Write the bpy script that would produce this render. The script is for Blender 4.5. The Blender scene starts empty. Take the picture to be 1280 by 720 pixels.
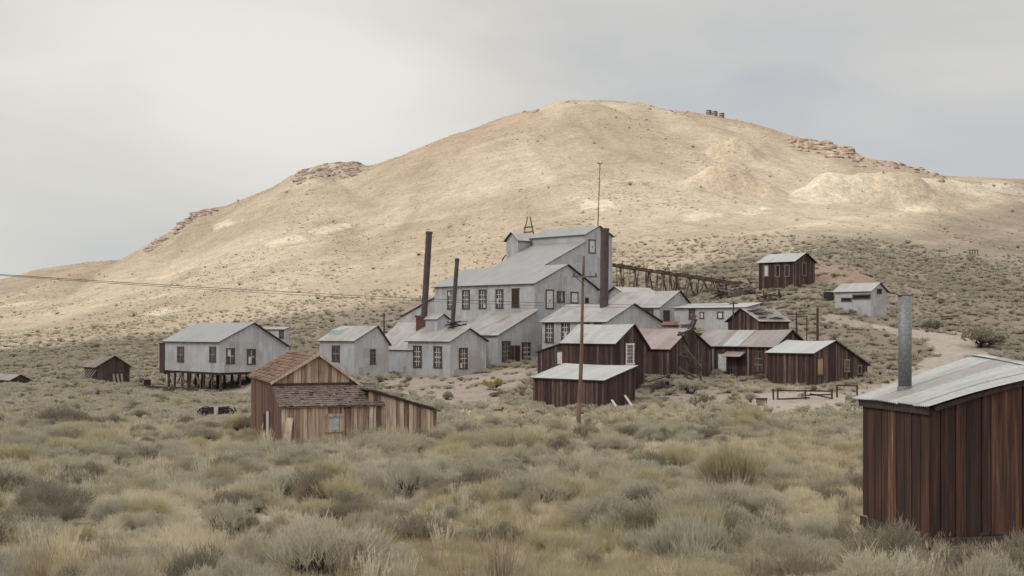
import bpy, math, random
import numpy as np
from mathutils import Vector, Matrix

# ------------------------------------------------------------------ camera, sky, sun, exposure
F, CX, HY, ZC = 1500.0, 640.0, 410.0, 10.0        # focal length in photo pixels, centre column, eye line, eye height
SUN_AZ, SUN_EL = math.radians(-113), math.radians(44)
SUN_DIR = Vector((math.sin(SUN_AZ) * math.cos(SUN_EL), math.cos(SUN_AZ) * math.cos(SUN_EL), math.sin(SUN_EL)))
scn = bpy.context.scene
col = scn.collection
cam_d = bpy.data.cameras.new('camera'); cam = bpy.data.objects.new('camera', cam_d); col.objects.link(cam)
cam.location = (0, 0, ZC); cam.rotation_euler = (math.radians(90), 0, 0)
cam_d.sensor_width = 36; cam_d.lens = 36 * F / 1280; cam_d.shift_y = (HY - 360) / 1280
cam_d.clip_start = .1; cam_d.clip_end = 20000
scn.camera = cam

world = bpy.data.worlds.new('World'); scn.world = world; world.use_nodes = True
def build_world():
    nt = world.node_tree; nt.nodes.clear(); N = nt.nodes.new; Lk = nt.links.new
    out = N('ShaderNodeOutputWorld'); bg = N('ShaderNodeBackground'); bg.inputs['Strength'].default_value = 0.10
    sky = N('ShaderNodeTexSky'); sky.sky_type = 'NISHITA'; sky.sun_disc = False
    sky.sun_elevation = SUN_EL; sky.sun_rotation = SUN_AZ; sky.altitude = 2500; sky.dust_density = 2.0
    tc = N('ShaderNodeTexCoord')
    mp = N('ShaderNodeMapping'); mp.inputs['Scale'].default_value = (1.5, 1.5, 4.2); mp.inputs['Location'].default_value = (.35, .2, .1)
    Lk(tc.outputs['Generated'], mp.inputs['Vector'])
    n1 = N('ShaderNodeTexNoise'); n1.inputs['Scale'].default_value = 1.7; n1.inputs['Detail'].default_value = 4; n1.inputs['Roughness'].default_value = .46
    n1.inputs['Distortion'].default_value = .35
    Lk(mp.outputs[0], n1.inputs['Vector'])
    rp = N('ShaderNodeValToRGB'); e = rp.color_ramp.elements
    e[0].position = .36; e[0].color = (.462, .474, .484, 1)
    e[1].position = .64; e[1].color = (.615, .595, .545, 1)
    # the cloud deck is thinner, brighter and warmer towards the sun and over the left of the hill
    def glow(dirv, p, amt):
        dp = N('ShaderNodeVectorMath'); dp.operation = 'DOT_PRODUCT'; Lk(tc.outputs['Generated'], dp.inputs[0]); dp.inputs[1].default_value = dirv
        m1 = N('ShaderNodeMath'); m1.operation = 'MAXIMUM'; Lk(dp.outputs['Value'], m1.inputs[0]); m1.inputs[1].default_value = 0
        m2 = N('ShaderNodeMath'); m2.operation = 'POWER'; Lk(m1.outputs[0], m2.inputs[0]); m2.inputs[1].default_value = p
        m3 = N('ShaderNodeMath'); m3.operation = 'MULTIPLY'; Lk(m2.outputs[0], m3.inputs[0]); m3.inputs[1].default_value = amt
        return m3.outputs[0]
    va, ve = math.radians(-13), math.radians(20)
    g1 = glow((math.sin(va) * math.cos(ve), math.cos(va) * math.cos(ve), math.sin(ve)), 30, .62); g2 = glow(tuple(SUN_DIR), 3, .45)
    ad = N('ShaderNodeMath'); ad.operation = 'ADD'; Lk(n1.outputs['Fac'], ad.inputs[0]); Lk(g1, ad.inputs[1])
    ad2 = N('ShaderNodeMath'); ad2.operation = 'ADD'; Lk(ad.outputs[0], ad2.inputs[0]); Lk(g2, ad2.inputs[1])
    e2 = e.new(1.0); e2.color = (.80, .765, .69, 1)
    Lk(ad2.outputs[0], rp.inputs['Fac'])
    mul = N('ShaderNodeMix'); mul.data_type = 'RGBA'; mul.blend_type = 'MULTIPLY'; mul.inputs['Factor'].default_value = 1
    Lk(rp.outputs['Color'], mul.inputs['A']); mul.inputs['B'].default_value = (6.45, 6.45, 6.5, 1)
    mx = N('ShaderNodeMix'); mx.data_type = 'RGBA'; mx.inputs['Factor'].default_value = .93
    Lk(sky.outputs[0], mx.inputs['A']); Lk(mul.outputs['Result'], mx.inputs['B'])
    Lk(mx.outputs['Result'], bg.inputs['Color']); Lk(bg.outputs[0], out.inputs[0])
build_world()

sun_d = bpy.data.lights.new('sun', 'SUN'); sun_d.energy = 3.5; sun_d.angle = math.radians(1.5); sun_d.color = (1, .945, .86)
sun = bpy.data.objects.new('sun', sun_d); col.objects.link(sun)
sun.rotation_euler = SUN_DIR.to_track_quat('Z', 'Y').to_euler(); sun.location = (0, 0, 60)

vs = scn.view_settings
vs.view_transform = 'Standard'; vs.look = 'None'; vs.gamma = 1; vs.exposure = 0.74; vs.use_curve_mapping = False
scn.render.engine = 'CYCLES'
cy = scn.cycles
cy.max_bounces = 8; cy.diffuse_bounces = 5; cy.glossy_bounces = 3; cy.transmission_bounces = 6; cy.transparent_max_bounces = 12
cy.use_denoising = True; cy.denoiser = 'OPENIMAGEDENOISE'; cy.denoising_input_passes = 'RGB_ALBEDO_NORMAL'; cy.denoising_prefilter = 'NONE'; cy.caustics_reflective = False; cy.caustics_refractive = False
rnd = random.Random(7)
rng = np.random.default_rng(11)

# ------------------------------------------------------------------ terrain height model (metres, calibrated from sight lines)
def pchip(xk, Yk, x):
    """monotone cubic along axis 0 of Yk (k, m) -> (len(x), m)"""
    xk = np.asarray(xk, float); Yk = np.asarray(Yk, float); h = np.diff(xk)[:, None]; dl = np.diff(Yk, axis=0) / h
    m = np.zeros_like(Yk)
    w1 = 2 * h[1:] + h[:-1]; w2 = h[1:] + 2 * h[:-1]
    same = dl[:-1] * dl[1:] > 0
    with np.errstate(divide='ignore', invalid='ignore'):
        mm = (w1 + w2) / (w1 / dl[:-1] + w2 / dl[1:])
    m[1:-1] = np.where(same, mm, 0); m[0] = dl[0]; m[-1] = dl[-1]
    i = np.clip(np.searchsorted(xk, x) - 1, 0, len(xk) - 2)
    t = ((np.clip(x, xk[0], xk[-1]) - xk[i]) / h[i, 0])[:, None]
    H = h[i]
    return (Yk[i] * (1 + 2 * t) * (1 - t) ** 2 + m[i] * H * t * (1 - t) ** 2 + Yk[i + 1] * t * t * (3 - 2 * t) + m[i + 1] * H * t * t * (t - 1))

def sstep(a, b, x):
    t = np.clip((x - a) / (b - a), 0, 1); return t * t * (3 - 2 * t)
UK = [-600, -300, 0, 130, 205, 290, 365, 440, 540, 640, 730, 830, 920, 1040, 1160, 1280, 1600, 2000]
DK_NEAR = [.5, 4, 8, 12, 15, 22, 30, 42, 54, 66, 78]
H_NEAR = [1.72, 2.08, 2.48, 2.94, 3.32, 4.14, 4.45, 4.84, 5.22, 5.45, 5.8]        # drop below the eye
ROWS = {  # depth: sight-line row of the ground under each column of UK
    94:  [512, 512, 512, 511, 511, 511, 511, 511, 509, 509, 511, 507, 507, 506, 504, 504, 504, 504],
    110: [503, 503, 503, 502, 502, 502, 501, 499, 503, 502, 493, 476, 480, 476, 480, 486, 488, 488],
    130: [490, 490, 490, 490, 494, 497, 480, 484, 487, 480, 466, 452, 455, 449, 450, 457, 462, 462],
    150: [480, 480, 480, 477, 489, 480, 459, 469, 472, 463, 447, 432, 424, 409, 417, 425, 432, 435],
    170: [467, 467, 467, 464, 470, 462, 446, 455, 455, 445, 428, 408, 393, 378, 393, 407, 414, 418],
    200: [455, 455, 455, 450, 450, 446, 436, 437, 433, 415, 388, 377, 357, 342, 367, 381, 388, 392],
    250: [438, 437, 436, 429, 424, 418, 410, 405, 392, 372, 345, 333, 323, 316, 330, 343, 350, 356],
}
SKY = [(-600, 405), (-300, 392), (-100, 365), (0, 346), (60, 334), (150, 320), (185, 304), (215, 284), (245, 262), (268, 252), (300, 246), (340, 232),
       (372, 213), (395, 202), (440, 202), (462, 204), (500, 195), (560, 172), (600, 155), (650, 137), (700, 124), (740, 120), (790, 125), (850, 135),
       (900, 145), (950, 158), (1000, 171), (1050, 180), (1072, 190), (1090, 196), (1120, 198), (1150, 207), (1180, 216), (1220, 217), (1270, 223),
       (1400, 232), (1600, 260), (2000, 320)]
DS = [(-600, 900), (0, 890), (300, 900), (420, 920), (520, 905), (740, 890), (1000, 830), (1150, 780), (1280, 790), (2000, 800)]
ug = np.arange(-600, 2001, 4.0)
dgr = np.concatenate([np.geomspace(.5, 80, 140)[:-1], np.geomspace(80, 260, 170)[:-1], np.geomspace(260, 5000, 260)])
def build_table():
    zr = [np.full(len(UK), -h) for h in H_NEAR]
    for d, r in ROWS.items(): zr.append((HY - np.array(r, float)) * d / F)
    dk = np.log(DK_NEAR + list(ROWS))
    dn = dgr[dgr <= 250]
    zn = pchip(dk, np.array(zr), np.log(dn))                      # (nd, cols)
    zu = pchip(UK, zn.T, ug)                                      # (nu, nd)
    sy = np.interp(ug, *zip(*SKY)); ds = np.interp(ug, *zip(*DS))
    zs = (HY - sy) * ds / F
    df = dgr[dgr > 250]
    i0 = len(dn) - 1
    slope0 = (zu[:, -1] - zu[:, -12]) / (dn[-1] - dn[-12])
    out = np.empty((len(ug), len(dgr))); out[:, :len(dn)] = zu
    t = (df[None, :] - 250) / (ds[:, None] - 250)
    z0 = zu[:, -1:]
    tt = np.clip(t, 0, 1)
    g = tt + .06 * np.sin(tt * 2 * np.pi) * -1
    ker = np.exp(-.5 * (np.arange(-60, 61) * 4 / 95.0) ** 2); ker /= ker.sum(); zsm = np.convolve(np.pad(zs, 60, mode='edge'), ker, 'valid')
    up = z0 + (zsm[:, None] - z0) * g + (zs - zsm)[:, None] * sstep(.45, 1.0, tt)
    lim = (zs / ds)[:, None] * df[None, :] + .9; k_ = 1.2
    up = np.where(t <= 1, -k_ * np.logaddexp(-up / k_, -lim / k_), up)          # nothing on the face rises past the crest line
    behind = zs[:, None] - np.clip(df[None, :] - ds[:, None], 0, None) * .30
    behind = np.maximum(behind, -60)
    out[:, len(dn):] = np.where(t <= 1, up, behind)
    return out
ZT = build_table()

def hash2(ix, iy, s):
    h = (ix.astype(np.int64) * 374761393 + iy.astype(np.int64) * 668265263 + s * 2147483647) & 0xFFFFFFFF
    h = ((h ^ (h >> 13)) * 1274126177) & 0xFFFFFFFF
    return ((h ^ (h >> 16)) & 0xFFFF) / 65535.0
def vnoise(x, y, s=0):
    ix = np.floor(x); iy = np.floor(y); fx = x - ix; fy = y - iy
    fx = fx * fx * (3 - 2 * fx); fy = fy * fy * (3 - 2 * fy)
    a = hash2(ix, iy, s); b = hash2(ix + 1, iy, s); c = hash2(ix, iy + 1, s); d = hash2(ix + 1, iy + 1, s)
    return (a * (1 - fx) + b * fx) * (1 - fy) + (c * (1 - fx) + d * fx) * fy
def fbm(x, y, o=4, s=0):
    r = 0; a = .5; n = 0
    for k in range(o):
        r = r + a * vnoise(x, y, s + k); n += a; a *= .5; x = x * 2.03 + 17.1; y = y * 2.03 + 5.3
    return r / n


def table(u, d):
    fu = np.clip((u - ug[0]) / 4.0, 0, len(ug) - 1.001); iu = fu.astype(int); fu = fu - iu
    j = np.clip(np.searchsorted(dgr, d) - 1, 0, len(dgr) - 2); fd = np.clip((d - dgr[j]) / (dgr[j + 1] - dgr[j]), 0, 1)
    return (ZT[iu, j] * (1 - fd) + ZT[iu, j + 1] * fd) * (1 - fu) + (ZT[iu + 1, j] * (1 - fd) + ZT[iu + 1, j + 1] * fd) * fu
BUMPS = []      # tailings heaps: (x, y, radius, height, stretch)
def gz(X, Y):
    X = np.asarray(X, float); Y = np.asarray(Y, float)
    r = np.hypot(X, Y); d = np.maximum(np.maximum(Y, .35 * r), .5)
    z = table(CX + F * X / d, d)
    am = .16 * sstep(6, 40, d) + 0.9 * sstep(230, 420, d) + 1.3 * sstep(380, 800, d)
    sc = 1 / (6 + 26 * sstep(200, 450, d))
    z = z + am * (fbm(X / 6.5, Y / 6.5, 3, 3) - .5) * (1 - sstep(200, 330, d)) + am * (fbm(X / 42, Y / 60, 5, 9) - .5) * 2 * sstep(200, 330, d)
    z = z + 5 * sstep(300, 600, d) * (1 - np.abs(2 * fbm(X / 75 + Y / 400, Y / 330, 3, 21) - 1)) ** 3 * -1
    for (bx, by, R, h, st) in BUMPS:
        q = np.hypot((X - bx) / st, Y - by) / R
        q = q * (.85 + .3 * vnoise(X / R * 1.7, Y / R * 1.7, 5))
        z = z + h * np.clip(1.15 - q, 0, .95) / .95 * (q < 1.15)
    return z + ZC
def P(px, py, d): return Vector(((px - CX) / F * d, d, ZC + (HY - py) / F * d))
def hit(px, py, dmin=8, dmax=1500):
    d = np.geomspace(dmin, dmax, 4000); X = (px - CX) / F * d
    row = HY - F * (gz(X, d) - ZC) / d
    i = np.argmax(row <= py)
    return (X[i], d[i], float(gz(X[i], d[i]))) if row[i] <= py else (X[-1], d[-1], float(gz(X[-1], d[-1])))
for (px, py, rpx, hpx, st) in [(1085, 247, 50, 30, 1.5), (1035, 240, 34, 20, 1.3), (1150, 243, 34, 20, 1.4), (1205, 240, 40, 12, 1.8), (1255, 238, 30, 8, 1.8), (918, 196, 28, 25, 1.3),
                                 (895, 236, 34, 24, 1.4), (935, 234, 34, 18, 1.4), (1060, 350, 40, 12, 1.5)]:
    hx, hy, hz = hit(px, py)
    BUMPS.append((hx, hy, rpx * hy / F, hpx * hy / F, st))

# ------------------------------------------------------------------ materials
def nodes(name):
    m = bpy.data.materials.new(name); m.use_nodes = True; nt = m.node_tree
    b = nt.nodes['Principled BSDF']
    return m, nt, nt.nodes.new, nt.links.new, b
def mixc(nt, a, b, f, mode='MIX'):
    x = nt.nodes.new('ShaderNodeMix'); x.data_type = 'RGBA'; x.blend_type = mode
    for k, v in (('A', a), ('B', b)):
        if isinstance(v, tuple): x.inputs[k].default_value = v if len(v) == 4 else v + (1,)
        else: nt.links.new(v, x.inputs[k])
    if isinstance(f, (int, float)): x.inputs['Factor'].default_value = f
    else: nt.links.new(f, x.inputs['Factor'])
    return x.outputs['Result']
def noise(nt, vec, scale, detail=4, rough=.55, mapscale=None):
    n = nt.nodes.new('ShaderNodeTexNoise'); n.inputs['Scale'].default_value = scale; n.inputs['Detail'].default_value = detail; n.inputs['Roughness'].default_value = rough
    if mapscale:
        mp = nt.nodes.new('ShaderNodeMapping'); mp.inputs['Scale'].default_value = mapscale; nt.links.new(vec, mp.inputs['Vector']); vec = mp.outputs[0]
    nt.links.new(vec, n.inputs['Vector']); return n.outputs['Fac']
def ramp(nt, fac, stops):
    r = nt.nodes.new('ShaderNodeValToRGB'); el = r.color_ramp.elements
    while len(el) < len(stops): el.new(.5)
    for e, (p, c) in zip(el, stops): e.position = p; e.color = (c, c, c, 1) if isinstance(c, (int, float)) else c + (1,)
    nt.links.new(fac, r.inputs['Fac']); return r.outputs['Color']
def mth(nt, op, a, b=None):
    m = nt.nodes.new('ShaderNodeMath'); m.operation = op
    for i, v in enumerate((a, b)):
        if v is None: continue
        if isinstance(v, (int, float)): m.inputs[i].default_value = v
        else: nt.links.new(v, m.inputs[i])
    return m.outputs[0]
def bump(nt, b, h, strength, dist=.02):
    n = nt.nodes.new('ShaderNodeBump'); n.inputs['Strength'].default_value = strength; n.inputs['Distance'].default_value = dist
    nt.links.new(h, n.inputs['Height']); nt.links.new(n.outputs[0], b.inputs['Normal'])
def attr(nt, name, typ='GEOMETRY'):
    a = nt.nodes.new('ShaderNodeAttribute'); a.attribute_name = name; a.attribute_type = typ; return a
def objco(nt): return nt.nodes.new('ShaderNodeTexCoord').outputs['Object']

def wood_mat(name, stops, fine=1.0, streak=.75, rough=.85, rw=.5):
    m, nt, N, Lk, b = nodes(name)
    v = objco(nt); r = attr(nt, 'rnd').outputs['Fac']
    off = N('ShaderNodeVectorMath'); off.operation = 'ADD'
    cmb = N('ShaderNodeCombineXYZ'); Lk(mth(nt, 'MULTIPLY', r, 37.0), cmb.inputs[0]); Lk(mth(nt, 'MULTIPLY', r, 91.0), cmb.inputs[2])
    Lk(v, off.inputs[0]); Lk(cmb.outputs[0], off.inputs[1]); v2 = off.outputs[0]
    g1 = noise(nt, v2, 1, 6, .6, (9 * fine, 9 * fine, .45))
    g2 = noise(nt, v2, 1, 5, .65, (48 * fine, 48 * fine, 1.3))
    base = ramp(nt, mth(nt, 'ADD', mth(nt, 'MULTIPLY', r, rw), mth(nt, 'MULTIPLY', ramp(nt, g1, [(.25, 0.0), (.75, 1.0)]), 1 - rw)), stops)
    c = mixc(nt, base, ramp(nt, g2, [(.28, .25), (.5, .85), (.72, 1.5)]), streak, 'MULTIPLY')
    st = noise(nt, v, .9, 4)
    c = mixc(nt, c, (.042, .026, .025), ramp(nt, st, [(.52, 0.0), (.75, .45)]))
    Lk(c, b.inputs['Base Color']); b.inputs['Roughness'].default_value = rough
    bump(nt, b, g2, .5, .012)
    return m
W_RED = wood_mat('red_brown_boards', [(0, (.015, .009, .009)), (.36, (.039, .0185, .016)), (.58, (.080, .041, .033)), (.77, (.15, .100, .083)), (.95, (.33, .255, .22))], 1.4, .9)
W_SHED = wood_mat('dark_stained_boards', [(0, (.011, .006, .0055)), (.35, (.032, .013, .0100)), (.58, (.078, .033, .0215)), (.77, (.16, .077, .045)), (.95, (.39, .235, .135))], 1.5, .95, .85, .34)
W_TAN = wood_mat('weathered_tan_boards', [(0, (.07, .040, .032)), (.25, (.17, .10, .075)), (.42, (.38, .265, .20)), (.65, (.54, .42, .325)), (.97, (.72, .62, .51))], 1.0, .7)
W_RUST = wood_mat('rust_red_boards', [(0, (.045, .022, .019)), (.4, (.12, .055, .043)), (.75, (.20, .105, .078)), (.97, (.36, .24, .18))], 1, .7)
W_DARK = wood_mat('dark_timber', [(0, (.030, .020, .019)), (.6, (.075, .050, .043)), (.95, (.13, .095, .08))])
W_GREY = wood_mat('grey_weathered_timber', [(0, (.10, .085, .075)), (.5, (.20, .165, .14)), (.95, (.36, .31, .27))])
W_POLE = wood_mat('pole_timber', [(0, (.11, .065, .05)), (.5, (.17, .105, .08)), (.95, (.24, .16, .12))])
W_YEL = wood_mat('yellow_door', [(0, (.34, .23, .10)), (.95, (.46, .33, .16))])
W_PALE = wood_mat('pale_bleached_boards', [(0, (.40, .37, .32)), (.95, (.60, .56, .50))])
W_SHINGLE = wood_mat('rusty_shingles', [(0, (.07, .040, .030)), (.4, (.165, .092, .064)), (.75, (.26, .155, .108)), (1, (.36, .25, .185))], 2, .4)
W_SHINGLE2 = wood_mat('grey_brown_shingles', [(0, (.075, .052, .046)), (.45, (.13, .092, .080)), (.8, (.20, .15, .13)), (1, (.28, .22, .19))], 2, .3)

def metal_mat(name, c0, c1, axis='xy', patch=None, patch_amt=.0, rough=.55, metal=.25, sheet=.66, row=1.2, var=.10, seam=.28):
    m, nt, N, Lk, b = nodes(name)
    v = objco(nt); sp = N('ShaderNodeSeparateXYZ'); Lk(v, sp.inputs[0])
    h = {'x': sp.outputs[0], 'y': sp.outputs[1]}.get(axis) or mth(nt, 'ADD', sp.outputs[0], sp.outputs[1])
    k1 = mth(nt, 'FLOOR', mth(nt, 'DIVIDE', h, sheet)); k2 = mth(nt, 'FLOOR', mth(nt, 'DIVIDE', sp.outputs[2], row))
    cmb = N('ShaderNodeCombineXYZ'); Lk(k1, cmb.inputs[0]); Lk(k2, cmb.inputs[1])
    wn = N('ShaderNodeTexWhiteNoise'); wn.noise_dimensions = '2D'; Lk(cmb.outputs[0], wn.inputs['Vector'])
    cv = N('ShaderNodeCombineXYZ'); Lk(h, cv.inputs[0]); Lk(sp.outputs[2], cv.inputs[2])
    st = noise(nt, cv.outputs[0], 1, 5, .6, (3.0, 1, .25)); bl = noise(nt, v, .5, 5, .6)
    f = mth(nt, 'ADD', mth(nt, 'MULTIPLY', st, .5), mth(nt, 'MULTIPLY', bl, .5))
    c = mixc(nt, c0, c1, ramp(nt, f, [(.3, 0.0), (.7, 1.0)]))
    c = mixc(nt, c, ramp(nt, wn.outputs['Value'], [(0, 1 - var), (1, 1 + var * .6)]), 1.0, 'MULTIPLY')
    if patch: c = mixc(nt, c, tuple(p * .88 for p in patch), ramp(nt, wn.outputs['Value'], [(.90, 0.0), (.94, .75)]))
    # dark seam at each sheet edge
    fr = mth(nt, 'FRACT', mth(nt, 'DIVIDE', h, sheet))
    seam_ = mth(nt, 'LESS_THAN', fr, .07)
    c = mixc(nt, c, (c0[0] * .55, c0[1] * .55, c0[2] * .56), mth(nt, 'MULTIPLY', seam_, seam))
    if patch: c = mixc(nt, c, patch, ramp(nt, noise(nt, v, .33, 5, .62), [(.5 - patch_amt, 0.0), (.62 - patch_amt * .5, .8)]))
    fl = noise(nt, v, 9, 4); c = mixc(nt, c, ramp(nt, fl, [(.3, .86), (.7, 1.08)]), 1.0, 'MULTIPLY')
    Lk(c, b.inputs['Base Color']); b.inputs['Metallic'].default_value = metal
    Lk(ramp(nt, bl, [(.3, rough - .1), (.7, rough + .15)]), b.inputs['Roughness'])
    wv = mth(nt, 'SINE', mth(nt, 'MULTIPLY', h, 2 * math.pi / .22)); bump(nt, b, wv, .25, .02)
    return m
GW = metal_mat('galvanised_wall', (.375, .384, .41), (.555, .566, .595), 'xy', (.385, .35, .335), .012, var=.11, seam=.25)
GRX = metal_mat('galvanised_roof_along_x', (.335, .333, .33), (.45, .448, .44), 'x', (.32, .28, .26), .04, .5, .3)
GRY = metal_mat('galvanised_roof_along_y', (.335, .333, .33), (.45, .448, .44), 'y', (.32, .28, .26), .04, .5, .3)
GRX_D = metal_mat('dull_mill_roof_along_x', (.30, .305, .313), (.37, .375, .383), 'x', None, 0, .55, .3, var=.07, seam=.2)
GRX_PINK = metal_mat('rusty_pink_roof', (.29, .225, .22), (.38, .32, .31), 'x', (.25, .175, .17), .06, .6, .15)
GRX_MIX = metal_mat('patched_grey_roof', (.25, .225, .215), (.36, .335, .32), 'x', (.23, .19, .18), .03, .6, .15, 1.3, 3, .28)
GRX_LIGHT = metal_mat('bright_galvanised_roof', (.37, .38, .378), (.48, .49, .485), 'x', (.34, .30, .28), -.02, .5, .3)
GSHED = metal_mat('shed_corrugated', (.33, .34, .335), (.50, .51, .50), 'x', (.33, .30, .285), -.02, .45, .45, .65, 5, .08)
def pipe_mat():
    m, nt, N, Lk, b = nodes('galvanised_pipe')
    v = objco(nt); n1 = noise(nt, v, 22, 5, .65); n2 = noise(nt, v, 3, 3)
    c = ramp(nt, n1, [(.32, (.115, .115, .125)), (.68, (.26, .26, .275))])
    c = mixc(nt, c, (.25, .20, .18), ramp(nt, n2, [(.55, 0.0), (.75, .5)]))
    Lk(c, b.inputs['Base Color']); b.inputs['Metallic'].default_value = .35; b.inputs['Roughness'].default_value = .55
    bump(nt, b, n1, .3, .004); return m
PIPE = pipe_mat()
def plain(name, c, rough=.8, metal=0, var=.25, scale=4):
    m, nt, N, Lk, b = nodes(name)
    n = noise(nt, objco(nt), scale, 5, .6)
    Lk(mixc(nt, c, ramp(nt, n, [(.3, 1 - var), (.7, 1 + var)]), 1.0, 'MULTIPLY'), b.inputs['Base Color'])
    b.inputs['Roughness'].default_value = rough; b.inputs['Metallic'].default_value = metal; return m
STACK = plain('rusty_stack_iron', (.078, .056, .060), .75, .1, .3, 1.2)
FASCIA_SHADE = plain('fascia_eave_shade', (.055, .042, .042), .85)  # dark wood edge; on the underside it paints the shade line below eaves
FRAME = plain('window_frame_brown', (.075, .045, .042), .8)
MUNTIN = plain('pale_muntin_paint', (.40, .385, .37), .8)
GLASS = plain('old_glass_painted_glints', (.075, .074, .080), .12, 0, .95, 2.6)  # uneven tone paints window glints into the glass colour
BOARDW = plain('pale_window_board', (.55, .54, .53), .85, 0, .2)
VOID = plain('dark_interior', (.012, .009, .009), .95)
IRON = plain('dark_iron', (.035, .030, .034), .7, .3)
REDTIN = plain('faded_red_tin', (.32, .155, .15), .7)
BRICK = plain('soot_brick', (.13, .065, .055), .9, 0, .4, 6)
ROCK = plain('outcrop_rock', (.215, .17, .143), .95, 0, .55, .25)
ROCKR = plain('red_outcrop_rock', (.235, .175, .135), .95, 0, .5, .22)
TANK = plain('tank_staves', (.16, .13, .115), .9, 0, .3, 1)
BONE = plain('bleached_white_paint', (.66, .65, .62), .8, 0, .15)
WIRE = plain('wire', (.05, .045, .045), .6)

def foliage_mat(name, a, b_, tipc, transl=.25):
    m, nt, N, Lk, b = nodes(name)
    oi = N('ShaderNodeObjectInfo').outputs['Random']
    tint = attr(nt, 'tint', 'INSTANCER').outputs['Fac']
    r = attr(nt, 'rnd').outputs['Fac']; tip = attr(nt, 'tip').outputs['Fac']
    f = mth(nt, 'ADD', mth(nt, 'MULTIPLY', oi, .38), mth(nt, 'MULTIPLY', r, .62))
    c = mixc(nt, a, b_, f)
    c = mixc(nt, c, tipc, mth(nt, 'MULTIPLY', tip, .6))
    c = mixc(nt, c, (1.05, 1.01, .88), mth(nt, 'MULTIPLY', tint, 1.0), 'MULTIPLY')
    b.inputs['Roughness'].default_value = .85; b.inputs['Specular IOR Level'].default_value = .15
    Lk(c, b.inputs['Base Color'])
    tr = N('ShaderNodeBsdfTranslucent'); Lk(c, tr.inputs['Color'])
    mx = N('ShaderNodeMixShader'); mx.inputs[0].default_value = transl
    Lk(b.outputs[0], mx.inputs[1]); Lk(tr.outputs[0], mx.inputs[2])
    Lk(mx.outputs[0], nt.nodes['Material Output'].inputs['Surface'])
    return m
SAGE = foliage_mat('sagebrush_leaf', (.295, .272, .217), (.55, .512, .42), (.65, .61, .51), .5)
SAGE_DK = foliage_mat('dark_brush_leaf', (.16, .142, .112), (.30, .268, .21), (.40, .36, .285), .42)
RABBIT = foliage_mat('rabbitbrush_leaf', (.32, .285, .195), (.58, .52, .365), (.66, .59, .40), .42)
YELLOWB = foliage_mat('yellow_bloom', (.32, .26, .11), (.48, .39, .17), (.54, .44, .18), .42)
GRASS = foliage_mat('dry_grass_blade', (.36, .323, .245), (.68, .62, .49), (.74, .68, .55), .45)
GRASSG = foliage_mat('greenish_grass_blade', (.22, .20, .145), (.45, .405, .295), (.58, .52, .39), .45)
GRASSB = foliage_mat('brown_grass_blade', (.18, .142, .11), (.37, .30, .23), (.52, .435, .335), .45)
BLEACH = plain('bleached_branch', (.40, .355, .31), .9)
TWIG = plain('woody_twig', (.075, .056, .053), .9)

def ground_mat():
    m, nt, N, Lk, b = nodes('ground_soil')
    v = N('ShaderNodeTexCoord').outputs['Object']
    a = attr(nt, 'alb').outputs['Color']; far = attr(nt, 'far').outputs['Fac']
    n1 = noise(nt, v, 1.6, 6, .65); n2 = noise(nt, v, .22, 6, .65); n3 = noise(nt, v, 9, 5, .7)
    c = mixc(nt, a, ramp(nt, n1, [(.3, .78), (.7, 1.16)]), 1.0, 'MULTIPLY')
    c = mixc(nt, c, ramp(nt, n2, [(.3, .84), (.7, 1.10)]), 1.0, 'MULTIPLY')
    c = mixc(nt, c, ramp(nt, n3, [(.3, .80), (.7, 1.14)]), .8, 'MULTIPLY')
    # low scrub speckle on the far slopes
    sp = N('ShaderNodeTexVoronoi'); sp.inputs['Scale'].default_value = .34; Lk(v, sp.inputs['Vector'])
    sc = ramp(nt, sp.outputs['Distance'], [(.12, 1.0), (.42, 0.0)])
    dens = ramp(nt, noise(nt, v, .018, 5, .6), [(.40, 0.0), (.62, 1.0)])
    k = mth(nt, 'MULTIPLY', mth(nt, 'MULTIPLY', sc, dens), mth(nt, 'MULTIPLY', far, .55))
    c = mixc(nt, c, (.23, .19, .14), k)
    n4 = noise(nt, v, .55, 5, .7, (1, .6, 1)); n5 = noise(nt, v, .06, 5, .6)
    c = mixc(nt, c, ramp(nt, n4, [(.30, .76), (.52, 1.0), (.7, 1.10)]), far, 'MULTIPLY')
    c = mixc(nt, c, ramp(nt, n5, [(.3, .86), (.7, 1.08)]), far, 'MULTIPLY')
    n6 = noise(nt, v, 1, 5, .6, (.055, .009, .02)); n7 = noise(nt, v, 1.1, 4, .7)
    c = mixc(nt, c, ramp(nt, n6, [(.32, .84), (.5, 1.0), (.68, 1.07)]), far, 'MULTIPLY')
    c = mixc(nt, c, ramp(nt, n7, [(.34, .80), (.5, 1.0), (.66, 1.10)]), far, 'MULTIPLY')
    Lk(c, b.inputs['Base Color']); b.inputs['Roughness'].default_value = .95; b.inputs['Specular IOR Level'].default_value = .1
    hsum = mth(nt, 'ADD', mth(nt, 'ADD', mth(nt, 'MULTIPLY', n1, .6), mth(nt, 'MULTIPLY', n3, .25)), mth(nt, 'MULTIPLY', mth(nt, 'MULTIPLY', n4, far), 4.0))
    bump(nt, b, hsum, .6, .12)
    return m
GROUND = ground_mat()

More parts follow.
